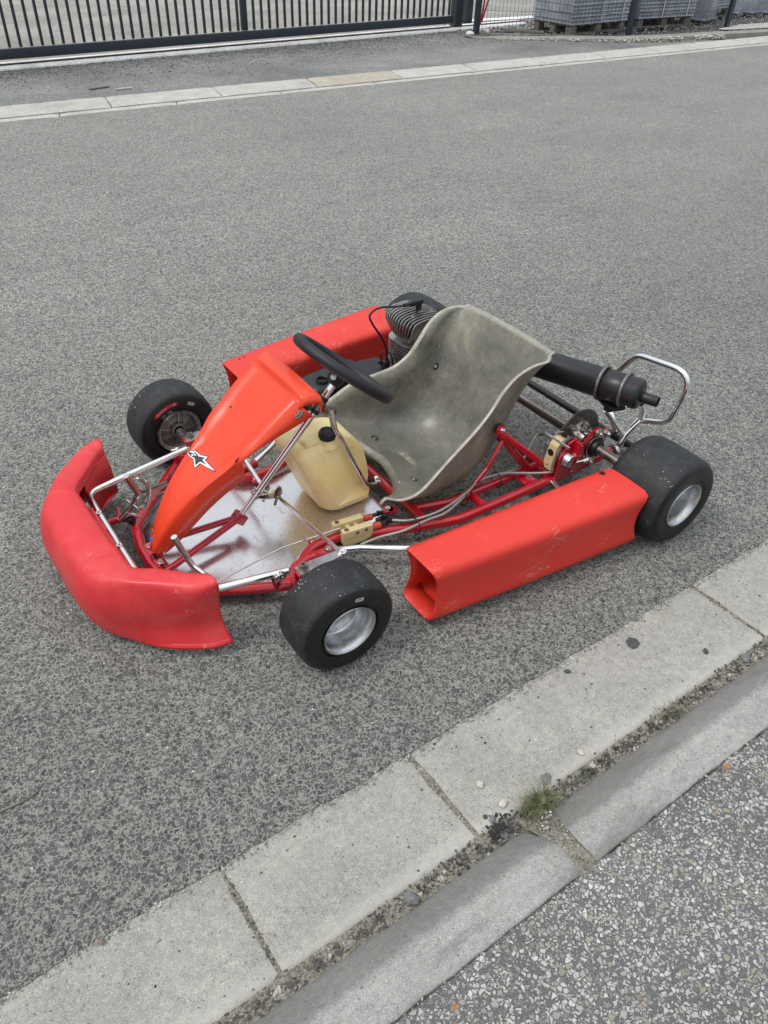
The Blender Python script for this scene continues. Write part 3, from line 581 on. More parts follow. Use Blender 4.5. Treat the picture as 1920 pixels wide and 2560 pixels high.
pebble(6.97, 7.39, .0, .050, M['rag'], 'small white scrap left of the gate-side fence post', seed=22).name = 'paper_scrap'; bpy.data.objects['paper_scrap']['category'] = 'scrap'
tuft((7.03, 7.17, .01), 700, .05, .20, 'verge_grass', 'patch of bright green moss and grass below the gate-side post')
tuft((7.75, 6.92, .01), 500, .06, .22, 'verge_grass', 'dry green weeds on the low wall below the first mesh panel')
mb = MB(); mb.box((7.55, 7.02, .07), (.55, .05, .03), Matrix.Rotation(-.48, 3, 'Z') @ Matrix.Rotation(.05, 3, 'Y'), bev=.004); tag(mb.build('loose_batten', M['wood'], smooth=30), 'loose weathered batten lying at the fence foot', 'batten')
# ================================================================== THE KART
kart = empty('go_kart'); tag(kart, 'red go-kart with bare fibreglass seat and orange nose panel, parked on the asphalt', 'go-kart')
def part(mb, name, mat, parent=kart, label=None, **kw): 
    o = mb.build(name, mat, parent, **kw)
    if label: o['label'] = label
    return o
def bolt(mb, c, ax, r=.008, h=.007, mi=0):
    a = V(ax).normalized(); mb.lathe([(-.002, r*1.5), (.0015, r*1.5), (.0015, r), (h, r*.95), (h, r*.5), (h*.45, r*.45), (h*.45, .0001)], c, a, 14, mi)
def hexnut(mb, c, ax, r=.008, h=.008):
    a = V(ax).normalized(); mb.lathe([(-.001, r*1.45), (.001, r*1.45), (.001, r*1.1)], c, a, 16); mb.lathe([(.001, r*1.1), (h, r*1.1), (h, .0001)], c, a, 6); mb.lathe([(h, r*.6), (h+.006, r*.55), (h+.006, .0001)], c, a, 10)
# --- chassis
Z = .052; TR = .0150; mb = MB()
mb.tube([(.012, -.300, .060), (-.05, -.268, Z), (-.19, -.196, Z), (-.272, -.100, Z), (-.283, -.02, Z), (-.281, .06, Z), (-.262, .150, Z), (-.19, .235, Z), (-.09, .330, Z), (-.012, .330+.06, .062)], TR, 14, bend=.06)
for s in (-1, 1):
    f = lambda x, y, z=Z: (x, s*y, z)
    mb.tube([f(-.02, .285), f(.040, .245), f(.105, .188), f(.20, .190), f(.30, .232), f(.42, .278), f(.54, .314), f(.70, .316), f(.86, .316), f(1.02, .322, .062), f(1.145, .338, .086)], TR, 14, bend=.10)
    mb.tube([f(-.035, .275, .056), f(.035, .236), f(.075, .226, .056), f(.160, .240, .062)], TR, 14, bend=.03)
    mb.tube([f(.455, .20), f(.56, .236), f(.66, .236), f(.84, .236), f(1.00, .245, .06), f(1.06, .30, .062)], TR*.95, 14, bend=.06)
    mb.tube([f(.64, .236), f(.64, .314)], TR*.9, 12)
    mb.tube([f(.925, .24), f(.90, .316)], TR*.9, 12)
    # seat stays
    mb.tube([f(.748, .222, .232), f(.79, .245, .19), f(.935, .296, .062)], .0115, 12)
    mb.tube([f(.752, .226, .226), f(.80, .232, .15), f(.88, .238, .058)], .0125, 12)
    mb.tube([f(.757, .228, .200), f(.700, .236, .125), f(.64, .240, .075), f(.585, .238, .055)], .0075, 10, bend=.03)
    mb.lathe([(-.006, .0001), (-.006, .017), (.004, .017), (.004, .0001)], f(.750, .2205, .236), (0, s, .35), 20)
    # stub axle yoke
    mb.tube([f(.0, .285, .056), f(-.004, .325, .075), f(-.006, .345, .098)], TR, 12)
    mb.box(f(.0, .348, .098), (.045, .030, .010), bev=.003); mb.box(f(.0, .348, .148), (.045, .030, .008), bev=.003); mb.box(f(-.004, .333, .122), (.030, .008, .055), bev=.002)
    # lugs and gussets
    mb.lathe([(-.004, .0001), (-.004, .016), (.003, .016), (.003, .0001)], f(.392, .158, .045), (0, 0, 1), 18); mb.box(f(.405, .168, .045), (.03, .022, .006), Matrix.Rotation(-.8*s, 3, 'Z'))
    mb.lathe([(-.003, .0001), (-.003, .013), (.003, .013), (.003, .0001)], f(.125, .172, .052), (0, 0, 1), 18); mb.box(f(.13, .180, .050), (.03, .018, .006))
    mb.box(f(-.053, .297, .102), (.034, .005, .062), Matrix.Rotation(-.6*s, 3, 'Z') @ Matrix.Rotation(-.3, 3, 'Y'), bev=.002)
    mb.box(f(.835, .276, .058), (.05, .08, .006), bev=.002)
mb.tube([(.449, -.258, Z), (.449, .258, Z)], TR, 14)
mb.tube([(.93, -.24, Z), (.93, .24, Z)], TR, 14)
mb.tube([(.05, -.0, .040), (.05, .24, .045)], .001, 4)
# V struts to column foot
mb.tube([(-.262, -.072, .060), (-.020, -.004, .082)], .0095, 12); mb.tube([(-.272, .050, .060), (-.02, .004, .082)], .0095, 12)
mb.box((-.012, 0, .083), (.030, .034, .032), Matrix.Rotation(-.82, 3, 'Y'), bev=.003)
# front bumper pickup
mb.tube([(-.235, .185, .056), (-.290, .197, .062), (-.335, .190, .072)], .0105, 12, smooth=4); mb.tube([(-.285, .197, .06), (-.283, .235, .075)], .006, 8)
mb.tube([(-.272, -.10, .056), (-.335, -.12, .07)], .0105, 12)
mb.box((-.262, .030, .064), (.030, .05, .004), bev=.001); mb.box((-.262, -.035, .064), (.028, .03, .004), bev=.001)
# main hanger plates
part(mb, 'chassis_frame', M['red'])
for c in [(.392, -.158, .050), (.125, -.172, .057), (.392, .158, .050), (.125, .172, .057)]: mb = MB(); bolt(mb, c, (0, 0, 1), .005, .004); part(mb, 'bolt', M['oldchrome'])
for q in (-1, 1): mb = MB(); hexnut(mb, (.752, q*.226, .238), (.2, q, .35), .0065, .007); part(mb, 'stay_nut', M['chrome'])
for c in [(-.262, .035, .07), (-.262, -.04, .07)]: mb = MB(); bolt(mb, c, (0, 0, 1), .007, .006); part(mb, 'bolt', M['oldchrome'])
mb = MB(); bolt(mb, (-.268, .165, .072), (-.2, -1, .3), .0085, .02); part(mb, 'rubber_stop', M['black'])
# --- floor tray
mb = MB()
outl = [(-.255, -.088), (-.262, .03), (-.245, .15), (-.18, .215), (-.085, .300), (.02, .272), (.085, .200), (.165, .178), (.27, .190), (.40, .20), (.412, .16), (.412, -.158), (.30, -.195), (.20, -.172), (.10, -.178), (.03, -.225), (-.06, -.248), (-.17, -.185)]
N_ = len(outl); cx_ = (.07, .0); rows = []
P2 = [V((x, y, 0)) for x, y in outl]
for k in range(11):
    t = k/10; rows.append([(lerp(cx_[0], p.x, t), lerp(cx_[1], p.y, t), .0335+.0016*nrm3(lerp(0, p.x, t), lerp(0, p.y, t), 0, 7)) for p in P2])
mb.loft(rows, True); tray = part(mb, 'floor_tray', M['tray'], smooth=60, solid=.0015)
# --- wheels
RIM = .0712
def rim_mesh(mb, c, a, W, front):
    o = .47*W
    prof = [(-o+.002, RIM-.010), (-o-.001, RIM-.003), (-o-.003, RIM), (-o+.002, RIM+.0005), (-o+.006, RIM-.006), (-o+.012, RIM-.009), (0, RIM-.0105), (o-.016, RIM-.009), (o-.008, RIM-.006), (o-.003, RIM), (o+.001, RIM), (o+.003, RIM-.001), (o+.002, RIM-.004), (o-.006, RIM-.0075), (o-.012, RIM-.010), (o-.020, RIM-.012)]
    dep = .050 if front else .062
    prof += [(o-.030, .0575), (o-dep, .055), (o-dep-.004, .051), (o-dep-.001, .046)]
    if front: prof += [(o-dep+.001, .040), (o-dep+.005, .028), (o-dep+.008, .014), (o-dep+.009, .0001)]
    else: prof += [(o-dep+.004, .040), (o-dep+.006, .030), (o-dep+.006, .026), (o-dep-.006, .024), (o-dep-.008, .0001)]
    mb.lathe(prof, c, a, 72)
def wheel(name, x, y, Rr, W, rw, front, yaw=0, label=None):
    s = -1 if y < 0 else 1; a = V((math.sin(yaw)*(1), math.cos(yaw), 0))*s   # outward axis
    c = V((x, y, Rr-.0035))
    # hub (the wheel's disc), tyre and rim
    mb = MB(); o = -.47*W
    mb.lathe([(o-.002, RIM-.004), (o+.004, RIM-.008), (o+.020, .056), (o+.022, .050), (o+.018, .030), (o+.016, .026), (o+.002, .024), (o+.000, .016), (-.2*W, .016), (-.02*W if front else .10*W, .02), (-.01*W if front else .11*W, .05)], c, a, 56)
    e1 = a.orthogonal().normalized(); e2 = a.cross(e1)
    rb = MB()
    for k in range(8):
        th = k*math.pi/4+.2; d = math.cos(th)*e1+math.sin(th)*e2; tdir = -math.sin(th)*e1+math.cos(th)*e2
        for q, sg in ((0, 1),):
            p0 = c+a*(o+.006)+d*.026; p1 = c+a*(o+.016)+d*.056; w_ = tdir*.0011
            rb.add([p0-w_, p0+w_, p1+w_, p1-w_, p0-w_+a*.02, p0+w_+a*.02, p1+w_+a*.01, p1-w_+a*.01], [(0, 1, 2, 3), (0, 4, 5, 1), (1, 5, 6, 2), (2, 6, 7, 3), (3, 7, 4, 0)])
    hub = part(mb, name, M['mag'] if front else M['alu'], kart, label)
    if front: part(rb, 'spoke_ribs', M['finalu'], hub, smooth=0)
    # tyre
    H = W/2; R_ = Rr
    tread = [(-H*.90, R_*.925), (-H*.80, R_*.968), (-H*.62, R_*.990), (-H*.35, R_*.9985), (0, R_), (H*.35, R_*.9985), (H*.62, R_*.990), (H*.80, R_*.968), (H*.90, R_*.925)]
    bw = rw
    side = lambda q: [(q*H*.90, R_*.925), (q*H*.965, R_*.870), (q*H*.985, R_*.835), (q*H*.992, R_*.832), (q*H*.995, R_*.815), (q*H*1.0, R_*.76), (q*H*.99, R_*.68), (q*H*.965, R_*.61), (q*bw*H, RIM+.006), (q*bw*H*.99, RIM-.001), (q*bw*H*.96, RIM-.006)]
    def dense(pr, k=3): 
        return [(v.x, v.y) for v in catmull([V((a_, b_, 0)) for a_, b_ in pr], k)]
    mb = MB(); seg = 96
    mb.lathe(dense(tread), c, a, seg, 0); mb.lathe(dense(side(1), 2), c, a, seg, 1); mb.lathe(dense(side(-1), 2), c, a, seg, 1)
    # flat contact patch
    for v in mb.v:
        if v.z < .0006: v.z = .0006
    ty = part(mb, 'tyre', [M['tread'], M['sidewall']], hub, smooth=50)
    mb = MB(); rim_mesh(mb, c, a, W, front)
    rm = part(mb, 'rim', M['rimalu'], hub, smooth=50)
    if front and s < 0:
        mb = MB(); th = math.pi*.5; p = c+a*(.47*W-.026)+V((-.012, 0, .050)); mb.box(p, (.007, .010, .014), Matrix.Rotation(.25, 3, 'Y'), bev=.002); part(mb, 'valve', M['hole'], hub)
    return hub, c, a
FNc = wheel('front_wheel', 0, -.500, .130, .130, .88, True, .015)
FFc = wheel('front_wheel', 0, .500, .130, .130, .88, True, -.024)
RNc = wheel('rear_wheel', 1.054, -.590, .1375, .201, .93, False)
RFc = wheel('rear_wheel', 1.054, .590, .1375, .201, .93, False)
# curved sidewall stickers / writing
def arc_patch(mb, c, a, off, r0, r1, t0, t1, n_=16, rnd=0.0, mi=0):
    """patch on the sidewall: radius r0..r1, angle t0..t1 (radians, from +z clockwise seen from outside)"""
    e2 = V((0, 0, 1)); e1 = e2.cross(V(a)).normalized(); rows = []
    for i in range(n_+1):
        t = lerp(t0, t1, i/n_); rr = 0
        if rnd:
            e = min(i, n_-i)/n_*(abs(t1-t0)*(r0+r1)/2); rr = (r1-r0)/2*(1-math.sqrt(max(0, 1-max(0, 1-e/((r1-r0)*rnd))**2)))
        rows.append([c+V(a)*off+(math.cos(t)*e2+math.sin(t)*e1)*r for r in (r0+rr, r1-rr)])
    mb.loft(rows, False, mi)
def arc_text(txt, c, a, off, r, t0, size, mat, parent, name='lettering', italic=0.0, step=1.0):
    e2 = V((0, 0, 1)); a = V(a); e1 = e2.cross(a).normalized(); mb = MB()
    cu = bpy.data.curves.new('t', 'FONT'); 
    t = t0
    for ch in txt:
        if ch == ' ': t += size*.45*step/r; continue
        cu.body = ch; cu.size = size; cu.align_x = 'CENTER'; cu.shear = italic; cu.resolution_u = 3
        o = bpy.data.objects.new('t', cu); col.objects.link(o); dg = bpy.context.evaluated_depsgraph_get(); me = bpy.data.meshes.new_from_object(o.evaluated_get(dg))
        wd = {'m': .95, 'w': .9, 'l': .34, 'i': .3, 't': .42, '1': .5, '-': .4, '.': .3}.get(ch, .64)*size*step
        t += wd/2/r; rd = math.cos(t)*e2+math.sin(t)*e1; td = -math.sin(t)*e2+math.cos(t)*e1
        mb.add([c+a*off+rd*(r+v.co.y)+td*v.co.x for v in me.vertices], [tuple(p.vertices) for p in me.polygons]); t += wd/2/r
        bpy.data.objects.remove(o); bpy.data.meshes.remove(me)
    bpy.data.curves.remove(cu); return mb.build(name, mat, parent, smooth=0, fixn=False)
# far front wheel, face turned to the kart: red pill sticker "komet" with an arrow, a size code and a paper label
hub, c, a = FFc; ain = -a
mb = MB(); arc_patch(mb, c, ain, .0655, .0925, .1055, R(-46), R(4), 24, .6); part(mb, 'sticker', M['sticker_red'], hub, smooth=0)
arc_text('komet', c, ain, .0660, .0958, R(-41), .0115, M['print'], hub, 'sticker_lettering', .2)
mb = MB(); e2 = V((0, 0, 1)); e1 = e2.cross(ain).normalized(); t = R(-3); rd = math.cos(t)*e2+math.sin(t)*e1; td = -math.sin(t)*e2+math.cos(t)*e1; o_ = c+ain*.0660+rd*.099
mb.add([o_+td*-.006+rd*.0006, o_+td*-.006-rd*.0006, o_+td*.002-rd*.0006, o_+td*.002+rd*.0006, o_+td*.005, o_+td*-.001+rd*.004, o_+td*.0005, o_+td*-.001-rd*.004], [(0, 1, 2, 3), (4, 5, 6), (4, 6, 7)]); part(mb, 'sticker_arrow', M['print'], hub, smooth=0)
arc_text('C9  742', c, ain, .0655, .0775, R(-36), .0085, M['print'], hub, 'size_code')
mb = MB(); arc_patch(mb, c, ain, .0655, .0925, .1025, R(24), R(37), 6); part(mb, 'label', M['label'], hub, smooth=0)
mb = MB(); [arc_patch(mb, c, ain, .0658, .0945, .1005, R(25.5+k*1.6), R(26.2+k*1.6+.5*(k % 2)), 1) for k in range(7)]; part(mb, 'label_print', M['printdark'], hub, smooth=0)
# near front wheel: paper label and moulded lettering on the outer sidewall
hub, c, a = FNc
mb = MB(); arc_patch(mb, c, a, .0655, .0925, .1025, R(7), R(20), 6); part(mb, 'label', M['label'], hub, smooth=0)
mb = MB(); [arc_patch(mb, c, a, .0658, .096, .1005, R(8.5+k*1.4), R(9.2+k*1.4), 1) for k in range(7)]; part(mb, 'label_print', M['printdark'], hub, smooth=0)
M['moulded'] = flat('moulded_rubber', (.035, .036, .038), .35)
arc_text('10 x 4.50-5', c, a, .0654, .083, R(-62), .010, M['moulded'], hub, 'moulded_size', step=.95)
arc_text('KOMET', c, a, .0654, .092, R(48), .013, M['moulded'], hub, 'moulded_name')
# --- front stub axles, arms, tie rods
for s in (-1, 1):
    mb = MB(); yw = .015 if s < 0 else -.024
    f = lambda x, y, z: (x, s*y, z)
    mb.tube([f(0, .345, .1265), f(0, .40, .1265)], .0125, 16); mb.tube([f(0, .39, .1265), f(0, .455, .1265)], .0105, 20)
    for k in range(3): mb.tube([f(0, .385+k*.016, .1265), f(0, .397+k*.016, .1265)], .0145, 20)
    mb.tube([f(.0, .346, .098), f(0, .346, .150)], .011, 14)
    # steering arm plate
    pl = [(-.018, -.014), (.030, -.016), (.118, -.010), (.126, 0), (.118, .010), (.03, .018), (-.018, .016)]
    mb.prism([(x_, s*y_) for x_, y_ in pl], .006, ((0, s*.346, .150), (1, 0, 0), (0, 1, 0), (0, 0, 1)))
    part(mb, 'stub_axle', M['ano'] if s > 0 else M['alu'], smooth=35)
    mb = MB(); bolt(mb, f(0, .345, .157), (0, 0, 1), .009, .012); part(mb, 'kingpin', M['mag']); mb = MB(); bolt(mb, f(.112, .346, .158), (0, 0, 1), .0085, .006); part(mb, 'rod_end_bolt', M['chrome'])
mb = MB(); mb.tube([(.112, -.338, .150), (.105, -.02, .120)], .0062, 6); part(mb, 'tie_rod', M['ano'], smooth=20)
mb = MB(); mb.tube([(.112, .338, .150), (.080, .02, .135)], .0068, 8); part(mb, 'tie_rod', M['chrome'])
# --- steering column, clamps, wheel
C0 = V((-.008, 0, .084)); C1 = V((.325, 0, .4395)); cdv = (C1-C0).normalized(); side = V((0, 1, 0)); nn = cdv.cross(side)
mb = MB(); mb.tube([C0, C1], .0100, 20); scol = part(mb, 'steering_column', M['chrome'])
mb = MB()
for t in (.155, .185): mb.lathe([(-.002, .0105), (-.002, .017), (.002, .017), (.002, .0105)], C0+cdv*t*.49, cdv, 20)
q = V((.098, -.012, .135)); ax = V((.25, -.1, .95)).normalized()
for dz in (.014, -.014):
    b0 = C0+cdv*(.082+.003 if dz > 0 else .072); pts = [b0, q+ax*dz*.8]
    u = (pts[1]-pts[0]); L = u.length; u.normalize(); wv = ax.cross(u).normalized()
    mb.prism([(0, -.014), (L*.6, -.017), (L+.012, -.012), (L+.018, 0), (L+.012, .012), (L*.6, .017), (0, .014)], .003, (pts[0], u, wv, u.cross(wv)))
part(mb, 'steering_arm', M['oldchrome'], scol, smooth=30)
mb = MB(); hexnut(mb, q+ax*.012+V((0, -.016, 0)), ax, .008, .010); hexnut(mb, q+ax*.012+V((-.02, .016, 0)), ax, .007, .008)
for d_ in (V((0, -.016, 0)), V((-.02, .016, 0))): mb.tube([q+d_+ax*.014, q+d_-ax*.034], .004, 8); mb.lathe([(-.007, .006), (-.004, .0095), (.004, .0095), (.007, .006)], q+d_-ax*.002, ax, 18)
part(mb, 'ball_joints', M['steel'], scol)
mb = MB(); cl = V((.259, 0, .3687)); cl = C0+cdv*(cl-C0).dot(cdv)
mb.tube([cl-cdv*.030, cl-cdv*.018], .0145, 18); mb.tube([cl+cdv*.010, cl+cdv*.024], .0145, 18); part(mb, 'collar', M['black'], scol)
mb = MB(); mb.tube([cl-cdv*.018, cl+cdv*.010], .0150, 18); mb.box(cl-cdv*.004+V((.020, -.012, -.016)), (.034, .022, .020), Matrix.Rotation(.6, 3, 'Y'), bev=.005); bolt(mb, cl+V((.028, -.026, -.022)), (.2, -1, .1), .007, .006)
part(mb, 'column_clamp', M['steel'], scol)
mb = MB(); mb.tube([cl+V((.022, -.022, -.014)), (.283, -.040, .300), (.300, -.050, .262), (.340, -.053, .168), (.374, -.052, .092), (.392, -.050, .070), (.418, -.050, .060), (.445, -.050, .058)], [.0095, .0080, .0075, .0075, .0072, .0070, .0075, .006], 12, smooth=5)
part(mb, 'column_stay', M['oldchrome'])
mb = MB(); hexnut(mb, (.428, -.052, .072), (.1, .2, 1), .0075, .008); mb.tube([(.428, -.052, .06), (.422, -.05, .085)], .006, 10); part(mb, 'stay_bolt', M['chrome'])
WC = V((.337, 0, .456)); wn = V((.64, 0, .768)).normalized(); wu = V((-.768, 0, .64)); WR = .1440
mb = MB(); mb.tube([WC+wu*math.cos(t)*WR+side*math.sin(t)*WR for t in [2*math.pi*k/64 for k in range(64)]], .0155, 18, closed=True)
sw = part(mb, 'steering_wheel', M['leather'], smooth=80)
mb = MB()
for th in (R(90), R(210), R(330)):
    d = wu*math.cos(th)+side*math.sin(th); tt = wn.cross(d); b0 = WC-wn*.012
    mb.prism([(0, -.020), (.06, -.012), (.14, -.018), (.14, .018), (.06, .012), (0, .020)], .004, (b0, d, tt, wn))
mb.lathe([(-.006, .0001), (-.006, .034), (.0, .034), (.004, .030), (.004, .0001)], WC-wn*.012, wn, 28); part(mb, 'spokes', M['black'], sw)
mb = MB(); hb = C1-cdv*.004
mb.tube([hb-cdv*.030, hb-cdv*.005, hb+cdv*.012], [.0165, .018, .022], 14); mb.box(hb-cdv*.012+V((-.004, 0, .012)), (.034, .032, .030), Matrix.Rotation(-.82, 3, 'Y'), bev=.006); mb.box(hb+cdv*.004+V((.012, 0, -.008)), (.05, .036, .016), Matrix.Rotation(.75, 3, 'Y'), bev=.004)
part(mb, 'steering_hub', M['black'], sw)
mb = MB(); hexnut(mb, hb+V((-.026, -.012, .010)), (-.5, -1, .3), .0055, .008); part(mb, 'hub_bolt', M['chrome'], sw)
# --- front bumper hoop (chrome) and pedals
ZB = .142; mb = MB()
mb.tube([(-.028, .316, .138), (-.349, .252, ZB), (-.349, -.252, ZB), (-.028, -.316, .138)], .0098, 16, bend=.045)
fb = part(mb, 'front_bumper_bar', M['chrome'])
mb = MB()
for s in (-1, 1): mb.box((-.045, s*.319, .136), (.055, .006, .020), Matrix.Rotation(-.3*s, 3, 'Z'), bev=.002)
part(mb, 'bumper_ears', M['ano'], fb)
mb = MB()
for s in (-1, 1): bolt(mb, (-.050, s*.323, .138), (-.3, s, .2), .0075, .008); bolt(mb, (-.050, s*.315, .138), (.3, -s, .2), .0075, .008)
for yy in (.140, -.015): mb.lathe([(0, .003), (.0, .0075), (.003, .0075), (.003, .003)], (-.351, yy, ZB+.0095), (0, 0, 1), 16)
part(mb, 'bumper_bolts', M['oldchrome'], fb)
mb = MB(); mb.tube([(-.235, -.105, .192), (-.215, -.112, .118), (-.205, -.125, .090), (-.180, -.165, .066), (-.168, -.190, .060)], .0085, 14, bend=.03); part(mb, 'brake_pedal', M['chrome'])
mb = MB(); mb.tube([(-.262, .130, .246), (-.240, .130, .176), ], .0088, 14); mb.tube([(-.250, .142, .236), (-.225, .150, .215), (-.205, .150, .170), (-.225, .148, .115), (-.240, .145, .120)], .006, 10, smooth=4)
mb.tube([(-.240, .14, .17), (-.262, .165, .11), (-.292, .190, .066)], .0068, 10); mb.tube([(-.275, .170, .10), (-.245, .150, .085)], .004, 8); mb.tube([(-.262, .18, .13), (-.25, .13, .13)], .004, 8)
part(mb, 'throttle_pedal', M['oldchrome'])
mb = MB(); mb.tube([(-.228, .150, .165), (-.15, .205, .125), (-.135, .215, .120)], .0055, 8); mb.tube([(-.225, .15, .130), (-.16, .19, .11), (-.11, .21, .10)], .0022, 6); mb.tube([(-.225, .15, .145), (-.17, .18, .13), (-.11, .22, .11)], .0018, 6)
part(mb, 'throttle_cable', M['steel'])
mb = MB(); mb.tube([(-.17, -.183, .062), (.03, -.172, .078), (.205, -.192, .082)], .0026, 8); part(mb, 'brake_rod', M['oldchrome'])
# --- brake master cylinder pair
mb = MB(); mrot = Matrix.Rotation(-.13, 3, 'Z')
for (x_, y_) in ((.235, -.180), (.240, -.222)): mb.box((x_, y_, .074), (.092, .021, .036), mrot, bev=.0016)
mb.box((.225, -.201, .070), (.012, .026, .028), mrot, bev=.001); mb.box((.252, -.201, .070), (.010, .026, .020), mrot, bev=.001)
mb.prism([(-.046, 0), (.046, 0), (.020, -.012), (-.034, -.016), (-.046, -.010)], .021, ((.240, -.2335, .057), (.9916, -.13, 0), (0, 0, 1), (.13, .9916, 0)))
mc = part(mb, 'brake_master_cylinder', M['gold'], smooth=25)
mb = MB()
for p in ((.203, -.176, .0925), (.208, -.218, .0925)): mb.lathe([(.0, .0065), (.002, .0065), (.002, .004), (0, .0035), (0, .0001)], p, (0, 0, 1), 16)
for p in ((.235, -.234, .082), (.262, -.238, .084)): mb.lathe([(.0, .005), (.001, .005), (.001, .003), (0, .0001)], p, (0, -1, 0), 14)
part(mb, 'cylinder_screws', M['steel'], mc)
mb = MB()
for y_ in (-.186, -.229):
    pr = [(0, .006)] + [(.002+k*.0035, .0105 if k % 2 else .0078) for k in range(9)] + [(.035, .004)]
    mb.lathe(pr, (.283, y_, .076), (.99, -.13, 0), 20)
part(mb, 'bellows', M['rubberred'], mc, smooth=25)
mb = MB()
for y_ in (-.190, -.212, -.234): mb.tube([(.312, y_, .078), (.326, y_-.002, .079)], .006, 10); mb.box((.338, y_-.003, .080), (.020, .009, .011), mrot, bev=.002); mb.tube([(.33, y_-.004, .074), (.33, y_-.004, .090)], .0045, 8)
part(mb, 'hose_fitting', M['black'], mc)
# --- brake hoses + ties
mb = MB(); mb.tube([(.345, -.236, .080), (.395, -.272, .084), (.486, -.284, .086), (.60, -.262, .088), (.66, -.240, .090), (.717, -.234, .086), (.79, -.246, .078), (.86, -.290, .078), (.908, -.322, .086), (.945, -.325, .092), (.975, -.325, .094)], .0042, 10, smooth=6); part(mb, 'brake_hose', M['braid'])
mb = MB(); mb.tube([(.235, -.250, .050), (.29, -.262, .060), (.351, -.292, .078), (.43, -.296, .084), (.50, -.296, .082), (.59, -.266, .082), (.66, -.236, .083), (.74, -.230, .080), (.81, -.240, .078), (.87, -.222, .090), (.925, -.200, .130), (.945, -.196, .142)], .0042, 10, smooth=6); part(mb, 'brake_hose', M['braid'])
for (x_, y_) in ((.40, -.283), (.60, -.252), (.745, -.238)):
    mb = MB(); mb.tube([V((x_, y_, .066))+V((0, math.cos(t)*.022, math.sin(t)*.027)) for t in [k*.3926 for k in range(16)]], .0018, 6, closed=True); part(mb, 'cable_tie', M['black'])
# --- side bars (chrome) into the pods
for s in (-1, 1):
    mb = MB(); mb.tube([(.150, s*.240, .062), (.215, s*.272, .064), (.330, s*.350, .064), (.42, s*(.45 if s < 0 else .5), .064), (.80, s*(.47 if s < 0 else .55), .064), (.88, s*.40, .06), (.90, s*.32, .055)], .0098, 14, bend=.05); part(mb, 'side_bar', M['chrome'])
mb = MB()
for s in (-1, 1): bolt(mb, (.135, s*.240, .078), (0, 0, 1), .0065, .006)
part(mb, 'side_bar_bolts', M['oldchrome'])
# --- side pods
def pod(name, fr, re, zt, label=None):
    """fr/re = (x, y_outer, y_inner)"""
    s = -1 if fr[1] < 0 else 1; mb = MB(); rows = []
    sec = []  # (u: 0 outer .. 1 inner, bulge, z)
    def section(x, yo, yi, k):
        zb = .028; P_ = []; rc = .023
        H_ = zt-zb
        out_side = [(yo-s*(.008*math.sin(math.pi*min(1, (zt-z)/(H_)))**1.3), z) for z in [zt-rc-(H_-2*rc)*t for t in [i/10 for i in range(11)]]]
        inn_side = [(yi+s*(.010*math.sin(math.pi*min(1, (zt-z)/(H_)))**1.3), z) for z in [zb+rc+(H_-2*rc)*t for t in [i/10 for i in range(11)]]]
        top = [(yi+s*rc*.25, zt-rc*.3), (yi+s*rc, zt)] + [(lerp(yi+s*rc, yo-s*rc, t), zt+.0015*math.sin(t*3.14)) for t in (.2, .4, .6, .8)] + [(yo-s*rc, zt), (yo-s*rc*.28, zt-rc*.28)]
        bot = [(yo-s*rc*.3, zb+rc*.3), (yo-s*rc, zb), (lerp(yo, yi, .5), zb), (yi+s*rc, zb), (yi+s*rc*.3, zb+rc*.3)]
        return [(x, y, z) for y, z in top+out_side+bot+inn_side]
    n_ = 28
    for i in range(n_+1):
        t = i/n_; x = lerp(fr[0], re[0], t); yo = lerp(fr[1], re[1], t)+s*.004*math.sin(t*3.14); yi = lerp(fr[2], re[2], t)
        S_ = section(x, yo, yi, t); row = []
        for (xx, yy, zz) in S_:
            b = 1-((zz-(.028+zt)/2)/((zt-.028)/2))**2; cu = (.020*b if t < .5 else -.026*b)*(abs(t-.5)*2)**8
            pass
            row.append((xx+cu, yy, zz))
        rows.append(row)
    c0 = V((sum(p[0] for p in rows[0])/len(rows[0]), sum(p[1] for p in rows[0])/len(rows[0]), sum(p[2] for p in rows[0])/len(rows[0])))
    def sh(k, dx): return [V((p[0]+dx, lerp(p[1], c0.y, k), lerp(p[2], c0.z, k))) for p in rows[0]]
    rows = [sh(.13, .050), sh(.11, .016), sh(.09, .002), sh(.06, -.004), sh(.025, -.004)]+rows
    mb.loft(rows, True); n_ += 5; nq = len(rows[0]); mb.f.append(tuple(n_*nq+k for k in range(nq))); mb.mi.append(0); o = part(mb, name, M['pod'], kart, label, solid=.0060, smooth=60, off=-1); return o  # unseen rear end wall added to shut out light and darken the inside
p1 = pod('side_pod', (.232, -.582, -.452), (.928, -.652, -.486), .203)
mb = MB(); mb.lathe([(0, .0075), (.0005, .0085), (.0007, .0001)], (.886, -.508, .2042), (0, 0, 1), 20); part(mb, 'bolt_hole', M['hole'], p1)
p2 = pod('side_pod', (.250, .640, .494), (.955, .755, .552), .214)
mb = MB(); 
for (x_, y_) in ((.305, .612), (.325, .616)): mb.lathe([(0, .0035), (.0005, .0035), (.0007, .0001)], (x_, y_, .2152), (0, 0, 1), 12)
part(mb, 'bolt_hole', M['hole'], p2)
